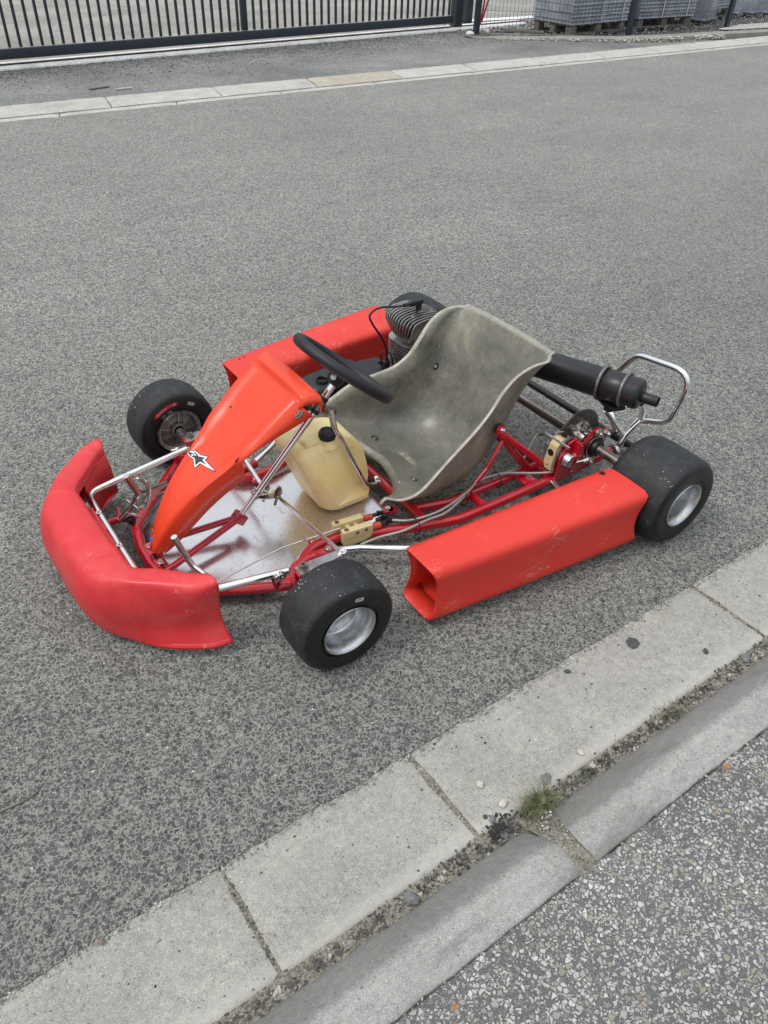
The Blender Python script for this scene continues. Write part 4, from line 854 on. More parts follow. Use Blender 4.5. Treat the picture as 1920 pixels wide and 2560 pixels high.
# --- front fairing
def fairing():
    # stations s: inner top curve, and outward profile; y shift .02
    st = [  # y, x_inner, z_top, x_bulge, x_bottom, y_bulge, y_bottom, zbulge
        # (inner xyz), (crest), (upper), (bulge), (low), (bottom)
        dict(i=(-.246, .314, .217), c=(-.240, .345, .227), u=(-.238, .364, .212), b=(-.236, .350, .150), l=(-.236, .354, .088), m=(-.232, .388, .036)),
        dict(i=(-.276, .292, .217), c=(-.276, .330, .226), u=(-.290, .354, .210), b=(-.294, .346, .145), l=(-.288, .344, .080), m=(-.284, .372, .030)),
        dict(i=(-.330, .235, .214), c=(-.345, .280, .223), u=(-.364, .290, .208), b=(-.376, .292, .145), l=(-.368, .296, .080), m=(-.368, .316, .030)),
        dict(i=(-.372, .190, .206), c=(-.400, .232, .217), u=(-.420, .236, .200), b=(-.440, .238, .145), l=(-.434, .240, .080), m=(-.425, .246, .030)),
        dict(i=(-.376, .120, .200), c=(-.418, .150, .210), u=(-.468, .158, .192), b=(-.490, .160, .135), l=(-.490, .158, .075), m=(-.474, .165, .030)),
        dict(i=(-.378, .040, .198), c=(-.425, .050, .207), u=(-.475, .055, .188), b=(-.497, .055, .130), l=(-.497, .055, .072), m=(-.490, .055, .030)),
    ]
    keys = 'icublm'; half = [[V(d[k]) for k in keys] for d in st]
    full = [[V(p) for p in r] for r in half]
    mir = [[V((p.x, -p.y, p.z)) for p in r] for r in half][::-1]
    rows = full+mir
    for r in rows:
        for p in r: p.x -= .015*p.y/.35; p.y += .020
    # extra inner return lip
    rows = [[r[0]+(r[0]-r[1])*.12+V((0, 0, -.028))] + r + [r[-1]+(r[0]-r[-1])*.10+V((0, 0, -.008))] for r in rows]
    # resample each row then across
    rr = [catmull(r, 5) for r in rows]; nC = len(rr[0]); colsn = []
    for j in range(nC): colsn.append(catmull([r[j] for r in rr], 6))
    rows2 = [[colsn[j][i] for j in range(nC)] for i in range(len(colsn[0]))]
    for r in rows2:
        for p in r:
            if p.y > 0 and p.z < .19: p.x = min(p.x, lerp(-.325, -.252, max(0, (p.z-.03)/.16)))
    return rows2
mb = MB(); mb.loft(fairing()); ff = part(mb, 'front_fairing', M['fairing'], solid=.004, smooth=60)
mb = MB()   # inward flap at the far wing and tabs under the hoop
fl = [[(-.300, .345, .050), (-.262, .375, .050), (-.240, .392, .045)], [(-.318, .300, .090), (-.262, .350, .110), (-.238, .372, .130)]]
mb.loft([catmull([V(p) for p in r], 5) for r in [[(-.330, .262, .055), (-.282, .330, .045), (-.243, .352, .045)], [(-.350, .262, .12), (-.300, .330, .12), (-.248, .360, .135)], [(-.352, .245, .185), (-.312, .290, .19), (-.262, .325, .20)]]])
mb.loft([[V(p) for p in r] for r in [[(-.243, .352, .040), (-.330, .262, .050)], [(-.236, .405, .034), (-.37, .30, .034)]]])
part(mb, 'fairing_flap', M['fairing'], ff, solid=.003, smooth=60)
mb = MB()
for y_ in (-.15, -.085, .0, .075): mb.box((-.362, y_, .150), (.014, .030, .012), bev=.004)
mb.box((-.366, 0, .120), (.010, .30, .10), bev=.004); part(mb, 'fairing_tabs', M['fairing'], ff)
# --- nose panel
def nose_rows():
    S = [  # x, z, half width, flank drop, flank out, crown
        (-.266, .080, .016, .012, .002, .004), (-.256, .104, .023, .030, .003, .006), (-.230, .156, .036, .050, .004, .008), (-.195, .207, .050, .058, .004, .009), (-.157, .251, .063, .060, .003, .009),
        (-.110, .292, .077, .060, .002, .007), (-.074, .320, .089, .060, .002, .004), (-.056, .336, .095, .054, .003, .002), (-.040, .352, .099, .012, .009, .0), (-.015, .374, .105, .008, .012, -.002), (.015, .397, .110, .014, .013, -.003), (.050, .425, .115, .026, .016, -.003), (.085, .452, .118, .038, .020, -.002), (.110, .470, .119, .046, .023, -.001), (.124, .479, .119, .050, .025, .0)]
    rows = []
    for x, z, w_, dp, fo, cwn in S:
        n_ = V((-.62, 0, .78)); r = []
        for yy, k in [(-1, 0), (-.9, 1), (-.8, 1), (-.72, 1), (-.5, 1), (-.25, 1), (0, 1), (.25, 1), (.5, 1), (.72, 1), (.8, 1), (.9, 1), (1, 0)]:
            p = V((x, yy*w_, z)) + n_*cwn*(1-yy*yy)
            if abs(yy) == .8: p += n_*.0045
            if abs(yy) == .9: p += n_*.0035
            if abs(yy) == .72: p -= n_*.001
            r.append(p)
        # flanks
        q0 = V((x, -w_-fo*.6, z))-n_*dp*.45; q1 = V((x, -w_-fo, z))-n_*dp
        f0 = V((q0.x, -q0.y, q0.z)); f1 = V((q1.x, -q1.y, q1.z))
        rows.append([q1, q0]+r+[f0, f1])
    return rows
rows = nose_rows(); colsn = [catmull([r[j] for r in rows], 4) for j in range(len(rows[0]))]
rows = [[colsn[j][i] for j in range(len(colsn))] for i in range(len(colsn[0]))]
# curved step across the face (raised bow at mid panel)
for r in rows:
    for p in r[2:-2]:
        bow = .070*(1-(p.y/.105)**2); d = (p.x-(-.020-bow)); 
        p += V((-.62, 0, .78))*-.006*(1/(1+math.exp(-d/.004)))*max(0, 1-max(0, abs(p.y)-.050)/.018)*max(0, min(1, (.09-p.x)/.08))
mb = MB(); mb.loft(rows)
nose = part(mb, 'nose_panel', M['nose'], solid=.004, smooth=45)
# upper lip: dished band then flap rising to a blunt peak
mb = MB(); last = [V(p) for p in rows[-1]][2:-2]
lip = [last]
X0, Z0, W0 = .124, .479, .119
def lipr(x, rise, wk, pk):
    r = []
    for p in last:
        yy = max(-1, min(1, p.y/W0)); k = 1-abs(yy)**2.2
        r.append(V((x+pk*k, p.y*wk, Z0+rise*(.25+.75*k) if rise > 0 else Z0+rise)))
    return r
def lp(x, z0, zk, wk, pk=0.0): return [V((x+pk*(1-min(1, abs(p.y/W0))**2), p.y*wk, z0+zk*(1-min(1, abs(p.y/W0))**2.5))) for p in last]
lip += [lp(.1275, .4805, .001, 1.01), lp(.133, .486, .008, 1.03, -.002), lp(.138, .4905, .010, 1.045, -.003), lp(.150, .4925, .008, 1.07, -.002), lp(.168, .493, .003, 1.12, .003), lp(.178, .491, .001, 1.15, .004), lp(.182, .485, .0, 1.16, .004), lp(.180, .466, .0, 1.16, .004)]
cl_ = [catmull([r[j] for r in lip], 4) for j in range(len(lip[0]))]; lrows = [[cl_[j][i] for j in range(len(cl_))] for i in range(len(cl_[0]))]
# the flap's ends turn down into the panel's side flanks
lrows2 = []
for r in lrows:
    a, b = r[0], r[-1]; lrows2.append([a+V((-.002, -.010, -.020)), a+V((0, -.007, -.009))]+r+[b+V((0, .007, -.009)), b+V((-.002, .010, -.020))])
mb.loft(lrows2)
part(mb, 'top_flap', M['nose'], nose, solid=.004, smooth=45)
# star-shaped team mark on the panel
def face_pt(px_, py_): return None
from mathutils.bvhtree import BVHTree
nN = V((-.62, 0, .78)).normalized(); nU = V((nN.z, 0, -nN.x)); nO = V((-.13, 0, .277))
bmn = MB(); bmn.loft(rows_face := [r[2:-2] for r in rows]); bvh = BVHTree.FromPolygons(bmn.v, bmn.f)
def decal(name, poly, lift, mat, parent):
    """triangulated and subdivided flat mark laid onto the panel"""
    bm = bmesh.new(); vs = [bm.verts.new((u, v, 0)) for u, v in poly]; bm.faces.new(vs); bmesh.ops.triangulate(bm, faces=bm.faces[:])
    for k in range(4):
        e = [e for e in bm.edges if e.calc_length() > .006]
        if e: bmesh.ops.subdivide_edges(bm, edges=e, cuts=1); bmesh.ops.triangulate(bm, faces=bm.faces[:])
    mb = MB()
    for v in bm.verts:
        p = nO+nU*v.co.x+V((0, v.co.y, 0)); hit = bvh.ray_cast(p+nN*.1, -nN)
        v.co = (hit[0] if hit[0] is not None else p)+nN*(.0002+lift)
    mb.bm(bm); return part(mb, name, mat, parent, smooth=0, fixn=False)
decal('star_mark_edge', [(0.0307, 0.0656), (0.0376, 0.0681), (0.043, 0.0658), (0.051, 0.0553), (0.0543, 0.0437), (0.0545, 0.0252), (0.0609, 0.0134), (0.0665, 0.0029), (0.066, -0.0015), (0.055, -0.0024), (0.0565, -0.03), (0.0572, -0.0607), (0.0532, -0.0609), (0.0513, -0.0568), (0.0451, -0.0302), (0.0385, -0.0028), (0.0226, -0.0015), (0.0202, 0.0021), (0.0256, 0.0167), (0.0315, 0.0307), (0.029, 0.0435), (0.0275, 0.0536), (0.0282, 0.0616)], .0004, M['decal_edge'], nose)
decal('star_mark_white', [(0.0309, 0.064), (0.0373, 0.066), (0.0422, 0.063), (0.049, 0.0538), (0.0517, 0.0443), (0.0525, 0.0243), (0.0594, 0.0112), (0.0648, 0.0017), (0.0531, -0.0009), (0.0541, -0.0301), (0.0553, -0.0578), (0.0538, -0.0572), (0.0464, -0.031), (0.0397, -0.0002), (0.0227, 0.0009), (0.0223, 0.004), (0.028, 0.0182), (0.0337, 0.0311), (0.0308, 0.0434), (0.0291, 0.053), (0.0293, 0.0599)], .0008, M['decal_white'], nose)
decal('star_mark', [(0.0377, 0.0328), (0.0429, 0.0326), (0.0464, 0.0298), (0.0481, 0.0234), (0.0582, 0.0048), (0.0493, 0.0036), (0.0496, -0.0246), (0.0424, 0.004), (0.0275, 0.0062), (0.0301, 0.0125), (0.0368, 0.0277)], .0012, M['decal_dark'], nose)
decal('star_mark_loop', [(0.0332, 0.063), (0.036, 0.0633), (0.0391, 0.0596), (0.0412, 0.0521), (0.0423, 0.0386), (0.0436, 0.0315), (0.0374, 0.0308), (0.0352, 0.038), (0.0327, 0.0495), (0.0316, 0.0577)], .00125, M['decal_dark'], nose)
decal('star_mark_loop', [(0.0442, 0.053), (0.0476, 0.0469), (0.0491, 0.0386), (0.048, 0.0248), (0.0443, 0.0266), (0.0426, 0.033), (0.0455, 0.0338), (0.0454, 0.0404), (0.0441, 0.049)], .0013, M['decal_dark'], nose)
decal('star_mark_hole', [(0.0352, 0.0535), (0.0374, 0.0524), (0.0389, 0.0485), (0.0398, 0.04), (0.0382, 0.0398), (0.0362, 0.0442), (0.0347, 0.0503)], .0017, M['decal_white'], nose)
decal('star_mark_hole', [(0.0425, 0.055), (0.0441, 0.0506), (0.0459, 0.0351), (0.0447, 0.0325), (0.0428, 0.0347), (0.0415, 0.0465), (0.0409, 0.0555)], .0018, M['decal_white'], nose)
mb = MB(); bolt(mb, (-.2545, .016, .107), (-.7, 0, .7), .0075, .005); part(mb, 'nose_bolt', M['boltblue'], nose)
mb = MB(); bolt(mb, V((.120, -.132, .452))+nN*.000, nN, .0085, .006); part(mb, 'panel_bolt', M['mag'], nose)
mb = MB()
for u, v in ((.0335+.165, .066),): p = nO+nU*u+V((0, v, 0)); h = bvh.ray_cast(p+nN*.1, -nN); 
if h[0] is not None: mb.lathe([(0, .003), (.0008, .003), (.001, .0001)], h[0], nN, 12)
p = nO+nU*.118+V((0, -.098, 0)); h = bvh.ray_cast(p+nN*.1, -nN)
if h[0] is not None: mb.prism([(-.010, -.0022), (.010, -.0015), (.009, .0012), (-.008, .0022)], .0008, (h[0], nU, (0, 1, 0), nN))
part(mb, 'panel_hole', M['hole'], nose)
# --- fuel tank
def tank_section(z, x0, x1, y0, y1, r, cham):
    P_ = []; 
    for (cx_, cy_, a0) in ((x1, y1, 0), (x0, y1, 90), (x0, y0, 180), (x1, y0, 270)):
        rr = r; ox = cx_-(rr if cx_ == x1 else -rr); oy = cy_-(rr if cy_ == y1 else -rr)
        for k in range(6): a_ = R(a0+k*18); P_.append(V((ox+rr*math.cos(a_), oy+rr*math.sin(a_), z)))
    return P_
tk = [(.035, .270, .352, -.040, .060, .030), (.037, .248, .376, -.062, .080, .040), (.043, .232, .392, -.078, .093, .046), (.058, .220, .403, -.089, .102, .048), (.085, .209, .407, -.092, .108, .048), (.130, .193, .402, -.087, .112, .046), (.180, .174, .389, -.076, .115, .046), (.215, .160, .374, -.062, .116, .046), (.238, .153, .360, -.051, .114, .044), (.252, .162, .344, -.038, .104, .040), (.259, .180, .326, -.022, .090, .034), (.261, .205, .305, -.004, .073, .026)]
rws = [tank_section(*t_, 0) for t_ in tk]
cc = [catmull([r[j] for r in rws], 4) for j in range(len(rws[0]))]; rws = [[cc[j][i] for j in range(len(cc))] for i in range(len(cc[0]))]
for r in rws:
    for p in r:
        # groove where the column stay passes: the near right corner is stepped
        pass
        xs_ = .345-(p.z-.15)*.45
        if p.z > .04 and p.x > xs_-.022: p.y = max(p.y, lerp(-.095, lerp(-.06, -.028, min(1, max(0, (p.x-xs_+.022)/.016))), min(1, (p.z-.040)/.018)))
        p.x += .0025*nrm3(p.x, p.y, p.z, 12); p.y += .0025*nrm3(p.y, p.z, p.x, 12)
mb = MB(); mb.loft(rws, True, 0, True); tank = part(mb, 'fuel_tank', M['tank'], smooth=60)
mb = MB(); mb.box((.228, -.006, .262), (.07, .04, .022), Matrix.Rotation(.1, 3, 'Z'), bev=.01, seg=3); mb.lathe([(-.02, .030), (-.006, .024), (.002, .021), (.008, .020), (.010, .0001)], (.268, -.022, .262), (0, -.05, 1), 28); part(mb, 'tank_neck', M['tank'], tank, smooth=60)
mb = MB(); cp = V((.268, -.022, .268)); prof = [(0, .0215), (.0008, .0238), (.019, .0238), (.0225, .0215), (.0225, .0155), (.0200, .0145), (.0200, .0135), (.022, .0125), (.022, .0001)]
mb.lathe(prof, cp, (0, -.05, 1), 40)
for k in range(28): a_ = k*2*math.pi/28; mb.box(cp+V((math.cos(a_)*.0238, math.sin(a_)*.0238, .010)), (.0018, .0018, .014), Matrix.Rotation(a_, 3, 'Z'))
part(mb, 'tank_cap', M['black'], tank, smooth=35)
# --- seat
CC = [(.487, .094), (.50, .076), (.545, .050), (.61, .036), (.685, .037), (.750, .062), (.803, .115), (.842, .185), (.876, .262), (.906, .335), (.930, .392), (.944, .424)]
EE = [(.338, .216, .190), (.375, .242, .176), (.440, .248, .188), (.525, .244, .226), (.600, .226, .246), (.668, .208, .266), (.720, .199, .302), (.758, .198, .350), (.800, .203, .392), (.852, .210, .414), (.905, .213, .416), (.935, .190, .420)]
EN = [(.345, .205, .138), (.384, .232, .134), (.446, .238, .144), (.530, .234, .202), (.602, .224, .240)]+EE[5:]
C_ = catmull([V((a_, 0, b_)) for a_, b_ in CC], 4); E_ = catmull([V(p) for p in EE], 4); F_ = catmull([V(p) for p in EN], 4)
T = [i/16 for i in range(17)]; rws = []
NS = len(C_)
for i, (c_, ef, en_) in enumerate(zip(C_, E_, F_)):
    s_ = i/(NS-1); n_ = lerp(1.75, 3.4, min(1, max(0, s_-.03)/.32)) if s_ < .6 else lerp(3.4, 2.2, (s_-.6)/.4)
    def side_half(e_):
        half = []
        for t in T:
            a_ = t*math.pi/2; yy = math.sin(a_)**(2/n_) if t > 0 else 0; of = 1-math.cos(a_)**(2/n_) if t < 1 else 1
            half.append(V((lerp(c_.x, e_.x, of), e_.y*yy, lerp(c_.z, e_.z, of))))
        o1 = half[-1]+V((-.001, .005, .003)); o2 = half[-1]+V((-.001, .009, .001))
        return half+[o1, o2]
    full = [V((p.x, -p.y, p.z)) for p in side_half(en_)[::-1]]+side_half(ef)[1:]
    # bolstered thigh ridge near the front and lumbar crease
    for p in full:
        sw_ = min(1, abs(p.y)/.2)
        if s_ < .35: p.z += .010*math.exp(-(p.y/.035)**2)*(1-s_/.35)*.6
        p.x += .010*(p.y/.2)*s_*-1*0 
        p.z += .0012*nrm3(p.x, p.y, p.z, 9)
    rws.append(full)
# rolled front edge
fr0 = [p+V((-.010, 0, -.006)) for p in rws[0]]; fr1 = [p+V((-.016, 0, -.014)) for p in rws[0]]
tp = [p+V((.012, 0, .002)) for p in rws[-1]]; tp2 = [p+V((.020, 0, -.006)) for p in rws[-1]]
rws = [fr1, fr0]+rws+[tp, tp2]
mb = MB(); mb.loft(rws); nc = len(rws[0]); nr = len(rws); rim_, wear_ = [], []
for i in range(nr):
    for j in range(nc):
        e = min(i-0, nr-1-i, 99); ej = min(j, nc-1-j); rim_.append(1.0 if (ej <= 1) else (.6 if ej == 2 else ((.0 if i < nr/2 else .5) if e <= 2 else 0.0)))
        p = rws[i][j]; wear_.append(max(0, 1-math.hypot((p.x-.598)/.024, (p.y-.03)/.11)))
mb.attr = {'rim': rim_, 'wear': wear_}
seat = part(mb, 'seat', M['seat'], solid=.0045, smooth=60, fixn=False)
sb = BVHTree.FromPolygons(mb.v, mb.f)
CP = V((-.6629, -1.581, 1.479))
def on_seat(x, y, z):
    """nearest place on the seat shell and its outward normal on the sitting side"""
    loc, nn_, _, _ = sb.find_nearest(V((x, y, z)))
    c_ = V((.66, 0, .34)); return loc, (nn_ if nn_.dot(c_-loc) > 0 else -nn_)
for (x, y, z, k) in ((.5321, -.0971, .0643, 1), (.555, .1524, .0662, 1), (.8112, .1785, .2467, .84)):
    mb = MB(); m2 = MB(); l, q = on_seat(x, y, z); mb.lathe([(0, .017*k), (.004, .0165*k), (.005, .011*k), (.0045, .006), (.0045, .0001)], l, q, 24); m2.lathe([(.0045, .006), (.008, .005), (.008, .0001)], l, q, 12)
    part(mb, 'seat_washer', M['black'], seat); part(m2, 'seat_bolt', M['oldchrome'], seat)
mb = MB(); m2 = MB()
for (x, y, z, r_) in ((.4418, -.1299, .121, .0045), (.4914, .1611, .093, .0045), (.9184, -.0034, .3766, .0038), (.9131, -.1004, .3715, .0036), (.8391, .1954, .3523, .0036), (.7683, .1921, .2812, .0026), (.7442, .1936, .2563, .0026), (.8023, .1723, .2091, .0022)):
    l, q = on_seat(x, y, z); mb.lathe([(.0004, r_), (.0007, .0001)], l, q, 14); m2.lathe([(.0, r_*1.9), (.0006, r_*1.7), (.0006, r_)], l, q, 9)
l, q = on_seat(.5327, .1733, .0788); m2.lathe([(.0, .005), (.0006, .0045), (.0006, .0001)], l, q, 7)
l, q = on_seat(.7788, .1877, .2358); u_ = V((.25, 0, 1)); u_ = (u_-q*u_.dot(q)).normalized(); v_ = q.cross(u_)
mb.prism([(-.009, -.003), (.0, -.0045), (.008, -.002), (.009, .001), (.002, .0045), (-.009, .003)], .0009, (l, u_, v_, q)); m2.prism([(-.015, -.006), (.0, -.008), (.014, -.005), (.030, .001), (.004, .008), (-.012, .007)], .0005, (l, u_, v_, q))
part(mb, 'drill_hole', M['hole'], seat); part(m2, 'chipped_gelcoat', M['label'], seat)
# black rubber spacer at the near mount
for s in (-1, 1):
    mb = MB(); mb.tube([(.750, s*.206, .236), (.751, s*.217, .236)], .0175, 20); part(mb, 'rubber_spacer', M['black'])
# --- airbox, carburettor side parts
mb = MB(); arot = Matrix.Rotation(.16, 3, 'Z')
mb.box((.545, .395, .145), (.25, .125, .105), arot, bev=.034, seg=5); mb.tube([(.66, .375, .16), (.70, .375, .175)], .03, 20)
ab = part(mb, 'airbox', M['black'], smooth=60)
for (x_, y_) in ((.482, .362), (.560, .350)):
    mb = MB(); mb.lathe([(-.02, .0215), (.012, .0215), (.014, .020), (.012, .0175), (-.02, .0165)], (x_, y_, .195), (0, 0, 1), 28); mb.lathe([(0, .0165), (.001, .0001)], (x_, y_, .180), (0, 0, 1), 20); part(mb, 'intake_tube', M['black'], ab)
mb = MB(); mb.lathe([(-.02, .05), (.0, .052), (.004, .050), (.005, .0001)], (.655, .345, .205), (.1, -.1, 1), 40); part(mb, 'round_cover', M['black'], ab, smooth=40)
mb = MB(); mb.box((.74, .335, .150), (.10, .05, .03), bev=.004); mb.box((.712, .325, .19), (.022, .022, .075), bev=.004); mb.box((.715, .40, .17), (.05, .04, .05), bev=.006)
eng_b = part(mb, 'ignition_bracket', M['black'])
mb = MB()
for p in ((.688, .325, .185), (.70, .312, .178), (.655, .40, .192), (.725, .30, .178)): hexnut(mb, p, (-.3, -.5, .8), .006, .008)
mb.tube([(.69, .36, .15), (.73, .33, .165)], .011, 12); part(mb, 'carburettor_screws', M['chrome'], eng_b)
# --- engine
EX, EY = .834, .330; mb = MB()
mb.box((EX+.01, EY, .095), (.17, .15, .10), bev=.02, seg=3); mb.tube([(EX, EY-.02, .12), (EX, EY+.11, .12)], .055, 28); mb.tube([(EX, EY, .12), (EX, EY, .28)], .050, 28)
eng = part(mb, 'engine', M['mag'], smooth=40)
mb = MB()
for k in range(15):
    z = .142+k*.0098; rr = .076+.003*(k/14); pts = []
    for j in range(40):
        a_ = 2*math.pi*j/40; ca, sa = math.cos(a_), math.sin(a_); m_ = (abs(ca)**3.2+abs(sa)**3.2)**(-1/3.2); pts.append((EX+rr*ca*m_, EY+rr*sa*m_))
    mb.loft([[(a_, b_, z) for a_, b_ in pts], [(a_, b_, z+.0030) for a_, b_ in pts]], True, 0, True)
part(mb, 'cylinder_fins', M['finalu'], eng, smooth=25)
mb = MB(); NF = 12
for k in range(NF):
    q = (k-(NF-1)/2)/((NF-1)/2); yt = EY+q*.078; yb = EY+q*.022; H0 = .268
    # outline in x (half length) and z, bottom ends gathered together
    prof = []
    hx = .082*(1-.12*q*q)
    for (px_, pz) in ((-.42, 0), (-.80, .022), (-.95, .048), (-1, .070), (-.97, .090), (-.86, .103), (-.6, .110), (0, .114), (.6, .110), (.86, .103), (.97, .090), (1, .07), (.95, .048), (.80, .022), (.42, 0)): prof.append((px_*hx, pz))
    th = .0017; a_, b_ = [], []
    for (px_, pz) in prof:
        kk = min(1, pz/.075); y_ = lerp(yb, yt, kk); a_.append(V((EX+px_, y_-th, H0+pz))); b_.append(V((EX+px_, y_+th, H0+pz)))
    n_ = len(a_); mb.add(a_+b_, [tuple(range(n_)), tuple(range(2*n_-1, n_-1, -1))]+[(i, (i+1) % n_, n_+(i+1) % n_, n_+i) for i in range(n_)])
hf = part(mb, 'cylinder_head_fins', M['finalu'], eng, smooth=20)
mb = MB(); mb.lathe([(0, .052), (.04, .055), (.070, .045), (.078, .02), (.078, .0001)], (EX, EY, .268), (0, 0, 1), 36); part(mb, 'cylinder_head', M['mag'], eng)
for dx, dy in ((-.035, -.03), (-.035, .035), (.04, -.03), (.04, .035)): mb = MB(); mb.tube([(EX+dx, EY+dy, .34), (EX+dx, EY+dy, .372)], .008, 12); hexnut(mb, (EX+dx, EY+dy, .371), (0, 0, 1), .006, .007); part(mb, 'head_nut', M['oldchrome'], eng)
mb = MB(); mb.tube([(EX+.005, EY-.012, .34), (EX+.005, EY-.012, .385)], .008, 12); part(mb, 'spark_plug', M['oldchrome'], eng)
mb = MB(); sx, sy = EX+.006, EY-.004
mb.tube([(sx, sy, .375), (sx, sy, .408)], [.0105, .0105], 14); mb.box((sx-.012, sy+.001, .411), (.055, .020, .018), Matrix.Rotation(.0, 3, 'Z'), bev=.006, seg=3); mb.tube([(sx-.035, sy, .411), (sx-.062, sy, .411)], .0068, 12)
part(mb, 'spark_plug_cap', M['black'], eng)
mb = MB(); mb.tube([(sx-.055, sy, .411), (.745, .329, .413), (.705, .330, .421), (.671, .330, .422), (.650, .330, .412), (.645, .330, .398), (.661, .330, .366), (.693, .330, .319), (.713, .329, .276), (.717, .326, .235)], .0036, 10, smooth=6); part(mb, 'ignition_cable', M['black'], eng)
mb = MB(); mb.tube([(.717, .326, .238), (.717, .325, .196)], .0065, 12); mb.tube([(.705, .33, .19), (.697, .335, .245), (.705, .33, .262), (.722, .325, .258), (.733, .32, .235), (.737, .315, .19)], .0024, 8, smooth=4)
part(mb, 'wire_boot', M['black'], eng)
mb = MB(); mb.box((EX+.02, EY-.03, .060), (.26, .16, .02), bev=.003); part(mb, 'engine_mount', M['black'], eng)
# --- exhaust
pa = V((1.015, -.06, .318)); pb = V((1.128, -.405, .332)); pd = (pb-pa).normalized(); L = (pb-pa).length
mb = MB(); mb.lathe([(-.16, .020), (-.10, .034), (-.02, .0455), (.0, .046), (L-.115, .046), (L-.113, .0475), (L-.052, .0475), (L-.050, .0465), (L-.012, .0465), (L-.004, .043), (L, .036), (L, .0001)], pa, pd, 48); exh = part(mb, 'exhaust_silencer', M['black_coat'], smooth=40)
mb = MB(); tpp = pb+V((.006, 0, -.008)); mb.lathe([(-.005, .0165), (.046, .0165), (.048, .0155), (.046, .0135), (.0, .0130)], tpp, pd, 28); mb.lathe([(.02, .0132), (.02, .0001)], tpp, pd, 20); part(mb, 'tail_pipe', M['black_coat'], exh)
for t in (L-.125, L-.052):
    mb = MB(); c_ = pa+pd*t; e1 = V((0, 0, 1)); e1 = (e1-pd*e1.dot(pd)).normalized(); e2 = pd.cross(e1)
    mb.tube([c_+(e1*math.cos(a_)+e2*math.sin(a_))*.0515 for a_ in [R(-128+256*k/24) for k in range(25)]], .0052, 10)
    for sg in (-1, 1):
        a0 = R(128*sg); mb.tube([c_+(e1*math.cos(a0)+e2*math.sin(a0))*.0515, c_+(e1*math.cos(a0*1.15)+e2*math.sin(a0*1.15))*.053], .0028, 8)
    part(mb, 'silencer_strap', M['mag'], exh)
mb = MB(); c_ = pa+pd*(L-.088); mb.box(c_+V((.004, 0, -.058)), (.055, .085, .012), Matrix.Rotation(-.3, 3, 'Z'), bev=.004); mb.tube([c_+V((0, 0, -.062)), c_+V((0, 0, -.082))], .015, 18)
part(mb, 'silencer_cradle', M['black'], exh)
mb = MB(); mb.lathe([(0, .004), (.002, .004), (.002, .0001)], pa+pd*(L-.028)+V((-.030, -.01, -.033)), (-.7, 0, -.7), 10); part(mb, 'rivet', M['oldchrome'], exh)
mb = MB(); mb.tube([pa-pd*.14, (.975, .10, .30), (.95, .20, .25), (.90, .28, .22), (.86, .31, .215)], [.022, .022, .020, .020, .022], 20, smooth=6); part(mb, 'exhaust_header', M['black_coat'], exh)
# --- rear axle, disc, calliper, hangers
mb = MB(); mb.tube([(1.054, -.560, .136), (1.054, .560, .136)], .0150, 24); ax_ = part(mb, 'rear_axle', M['steel'])
dc_ = V((1.054, -.262, .136)); mb = MB()
mb.lathe([(-.003, .050), (-.003, .0935), (.003, .0935), (.003, .050), (-.003, .050)], dc_, (0, -1, 0), 72); dsk = part(mb, 'brake_disc', M['disc'], smooth=30)
mb = MB()
for k in range(30):
    a_ = k*2*math.pi/30; rr = (.062, .071, .080)[k % 3]; mb.lathe([(.0033, .0028), (.0036, .0001)], dc_+V((math.cos(a_)*rr, 0, math.sin(a_)*rr)), (0, -1, 0), 10)
part(mb, 'disc_holes', M['hole'], dsk)
mb = MB(); star_ = []
for k in range(24): a_ = k*2*math.pi/24; rr = .056 if k % 4 in (0, 1) else .034; star_.append((rr*math.cos(a_), rr*math.sin(a_)))
mb.prism(star_, .010, (dc_+V((0, -.004, 0)), (1, 0, 0), (0, 0, 1), (0, -1, 0))); mb.lathe([(0, .030), (.028, .027), (.030, .016)], dc_+V((0, -.012, 0)), (0, -1, 0), 32); part(mb, 'disc_carrier', M['gold'] if False else M['oldchrome'], dsk, smooth=30)
mb = MB()
for k in range(6): a_ = k*math.pi/3+.13; hexnut(mb, dc_+V((math.cos(a_)*.049, -.013, math.sin(a_)*.049)), (0, -1, 0), .005, .005)
part(mb, 'disc_bolts', M['oldchrome'], dsk)
# bearing hangers
for s in (-1, 1):
    mb = MB(); y_ = -.336 if s < 0 else .42
    poly = [(-.155, -.075), (-.150, .005), (-.120, .052), (-.085, .060), (-.076, .036), (-.050, .030), (-.026, .058), (.004, .068), (.018, .060), (.030, .050), (.052, .052), (.060, .038), (.050, .010), (.046, -.02), (.060, -.06), (.03, -.078)]
    mb.prism([(a_, b_) for a_, b_ in poly], .006, ((1.054, y_, .136), (1, 0, 0), (0, 0, 1), (0, 1, 0)))
    if s < 0: mb.box((.955, y_-.010, .140), (.010, .026, .10), Matrix.Rotation(.15, 3, 'Y'), bev=.002)
    hg = part(mb, 'bearing_hanger', M['red'], smooth=25)
    mb = MB(); mb.lathe([(-.006, .040), (.004, .040), (.006, .034), (.008, .026), (.020, .025), (.022, .0155)], (1.054, y_, .136), (0, -1, 0), 40); part(mb, 'bearing', M['black'], hg)
    mb = MB(); mb.lathe([(.004, .0395), (.0065, .0395), (.0065, .036)], (1.054, y_, .136), (0, -1, 0), 40)
    for dx, dz in ((.002, .052), (.040, .040), (-.012, -.048)): hexnut(mb, (1.054+dx, y_-.002, .136+dz), (0, -1, 0), .0095, .012)
    part(mb, 'hanger_nuts', M['oldchrome'], hg)
mb = MB(); cal = V((.935, -.303, .140)); crot = Matrix.Rotation(.18, 3, 'Y')
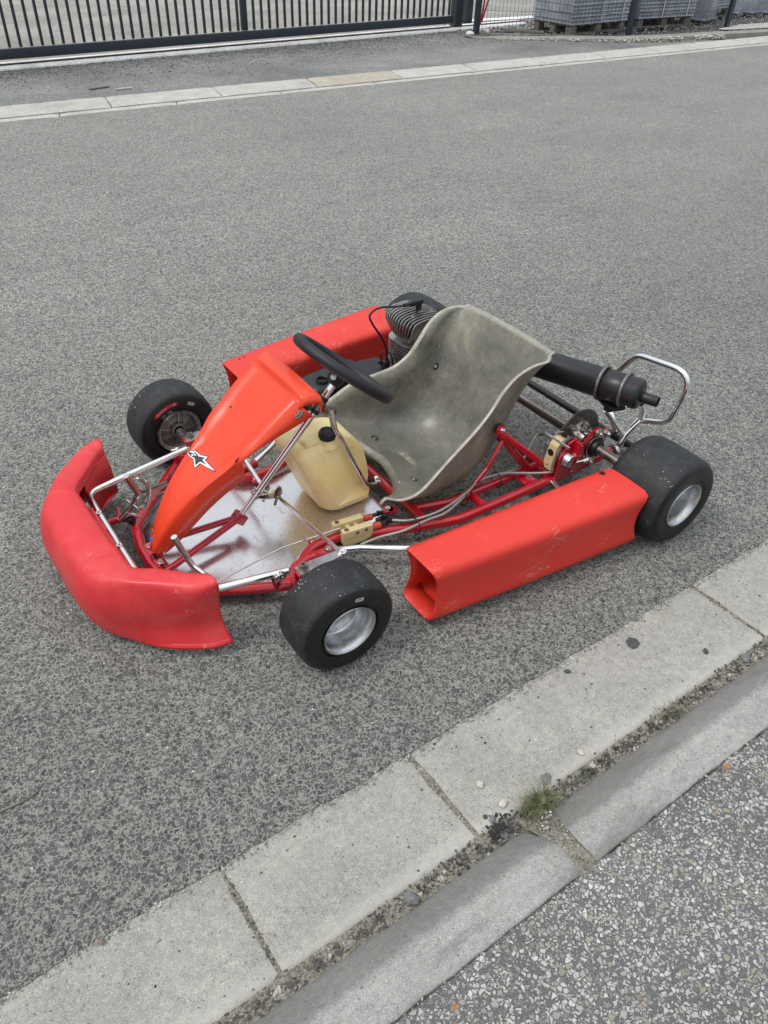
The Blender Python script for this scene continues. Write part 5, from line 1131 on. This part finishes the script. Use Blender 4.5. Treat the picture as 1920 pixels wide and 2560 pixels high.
for dy in (.020, -.020): mb.prism([(-.028, -.058), (.026, -.060), (.038, -.03), (.036, .035), (.020, .058), (-.020, .060), (-.034, .03), (-.036, -.03)], .006, (cal+V((0, dy-.003, 0)), (.98, 0, -.18), (.18, 0, .98), (0, 1, 0)))
mb.tube([cal+V((.004, -.022, -.012)), cal+V((.004, -.052, -.012))], [.027, .020], 26); mb.tube([cal+V((.004, .022, -.012)), cal+V((.004, .050, -.012))], [.027, .018], 26); mb.tube([cal+V((-.02, .02, .045)), cal+V((-.02, .05, .045))], .007, 12)
mb.tube([cal+V((-.02, -.05, .048)), cal+V((-.02, .05, .048))], .0045, 8)
ca = part(mb, 'brake_calliper', M['alu'], smooth=30)
mb = MB(); mb.prism([(-.034, -.054), (.0, -.056), (.0, .050), (-.020, .054), (-.037, .030), (-.040, -.03)], .032, (cal+V((-.002, -.016, 0)), (.98, 0, -.18), (.18, 0, .98), (0, 1, 0))); part(mb, 'calliper_bridge', M['gold'], ca, smooth=20)
mb = MB()
for dz in (.012, -.022): mb.lathe([(0, .0115), (.0006, .0001)], cal+V((-.0425+dz*.12, 0, dz)), (-1, 0, .1), 20)
part(mb, 'calliper_bore', M['hole'], ca)
mb = MB(); hexnut(mb, cal+V((.030, -.030, .042)), (0, -1, 0), .006, .022); hexnut(mb, cal+V((.01, -.024, -.05)), (0, -1, 0), .005, .006)
mb.tube([(.972, -.326, .094), (1.005, -.345, .104)], .0055, 10); mb.tube([(1.005, -.345, .104), (1.02, -.352, .110)], .008, 6); mb.tube([(.944, -.197, .140), (.952, -.215, .150)], .0055, 8); part(mb, 'hose_union', M['oldchrome'], ca)
# --- rear bumper
mb = MB(); mb.tube([(1.204, .36, .100), (1.204, -.372, .100)], .0125, 18); rb = part(mb, 'rear_crossbar', M['black_coat'])
mb = MB(); mb.tube([(1.168, -.341, .074), (1.192, -.345, .135), (1.238, -.352, .186), (1.205, -.372, .248), (1.165, -.385, .285)], .0115, 14); mb.tube([(1.190, -.343, .128), (1.112, -.303, .232)], .0075, 12); mb.tube([(1.155, -.340, .088), (1.205, -.343, .092)], .012, 12)
mb.tube([(1.236, -.346, .176), (1.250, -.442, .214), (1.250, -.482, .402), (1.250, -.270, .372), (1.250, -.170, .215), (1.19, -.31, .125)], .0098, 16, bend=.06)
part(mb, 'rear_bumper_hoop', M['chrome'])
mb = MB(); hexnut(mb, (1.205, -.362, .095), (0, -1, 0), .009, .012); hexnut(mb, (1.175, -.350, .078), (-.6, -.6, .3), .008, .01); part(mb, 'bumper_nuts', M['chrome'])
mb = MB(); mb.lathe([(0, .0165), (.010, .0165), (.010, .010)], (1.146, -.338, .0862), (.97, -.1, .12), 20); part(mb, 'tube_plug', M['black'])
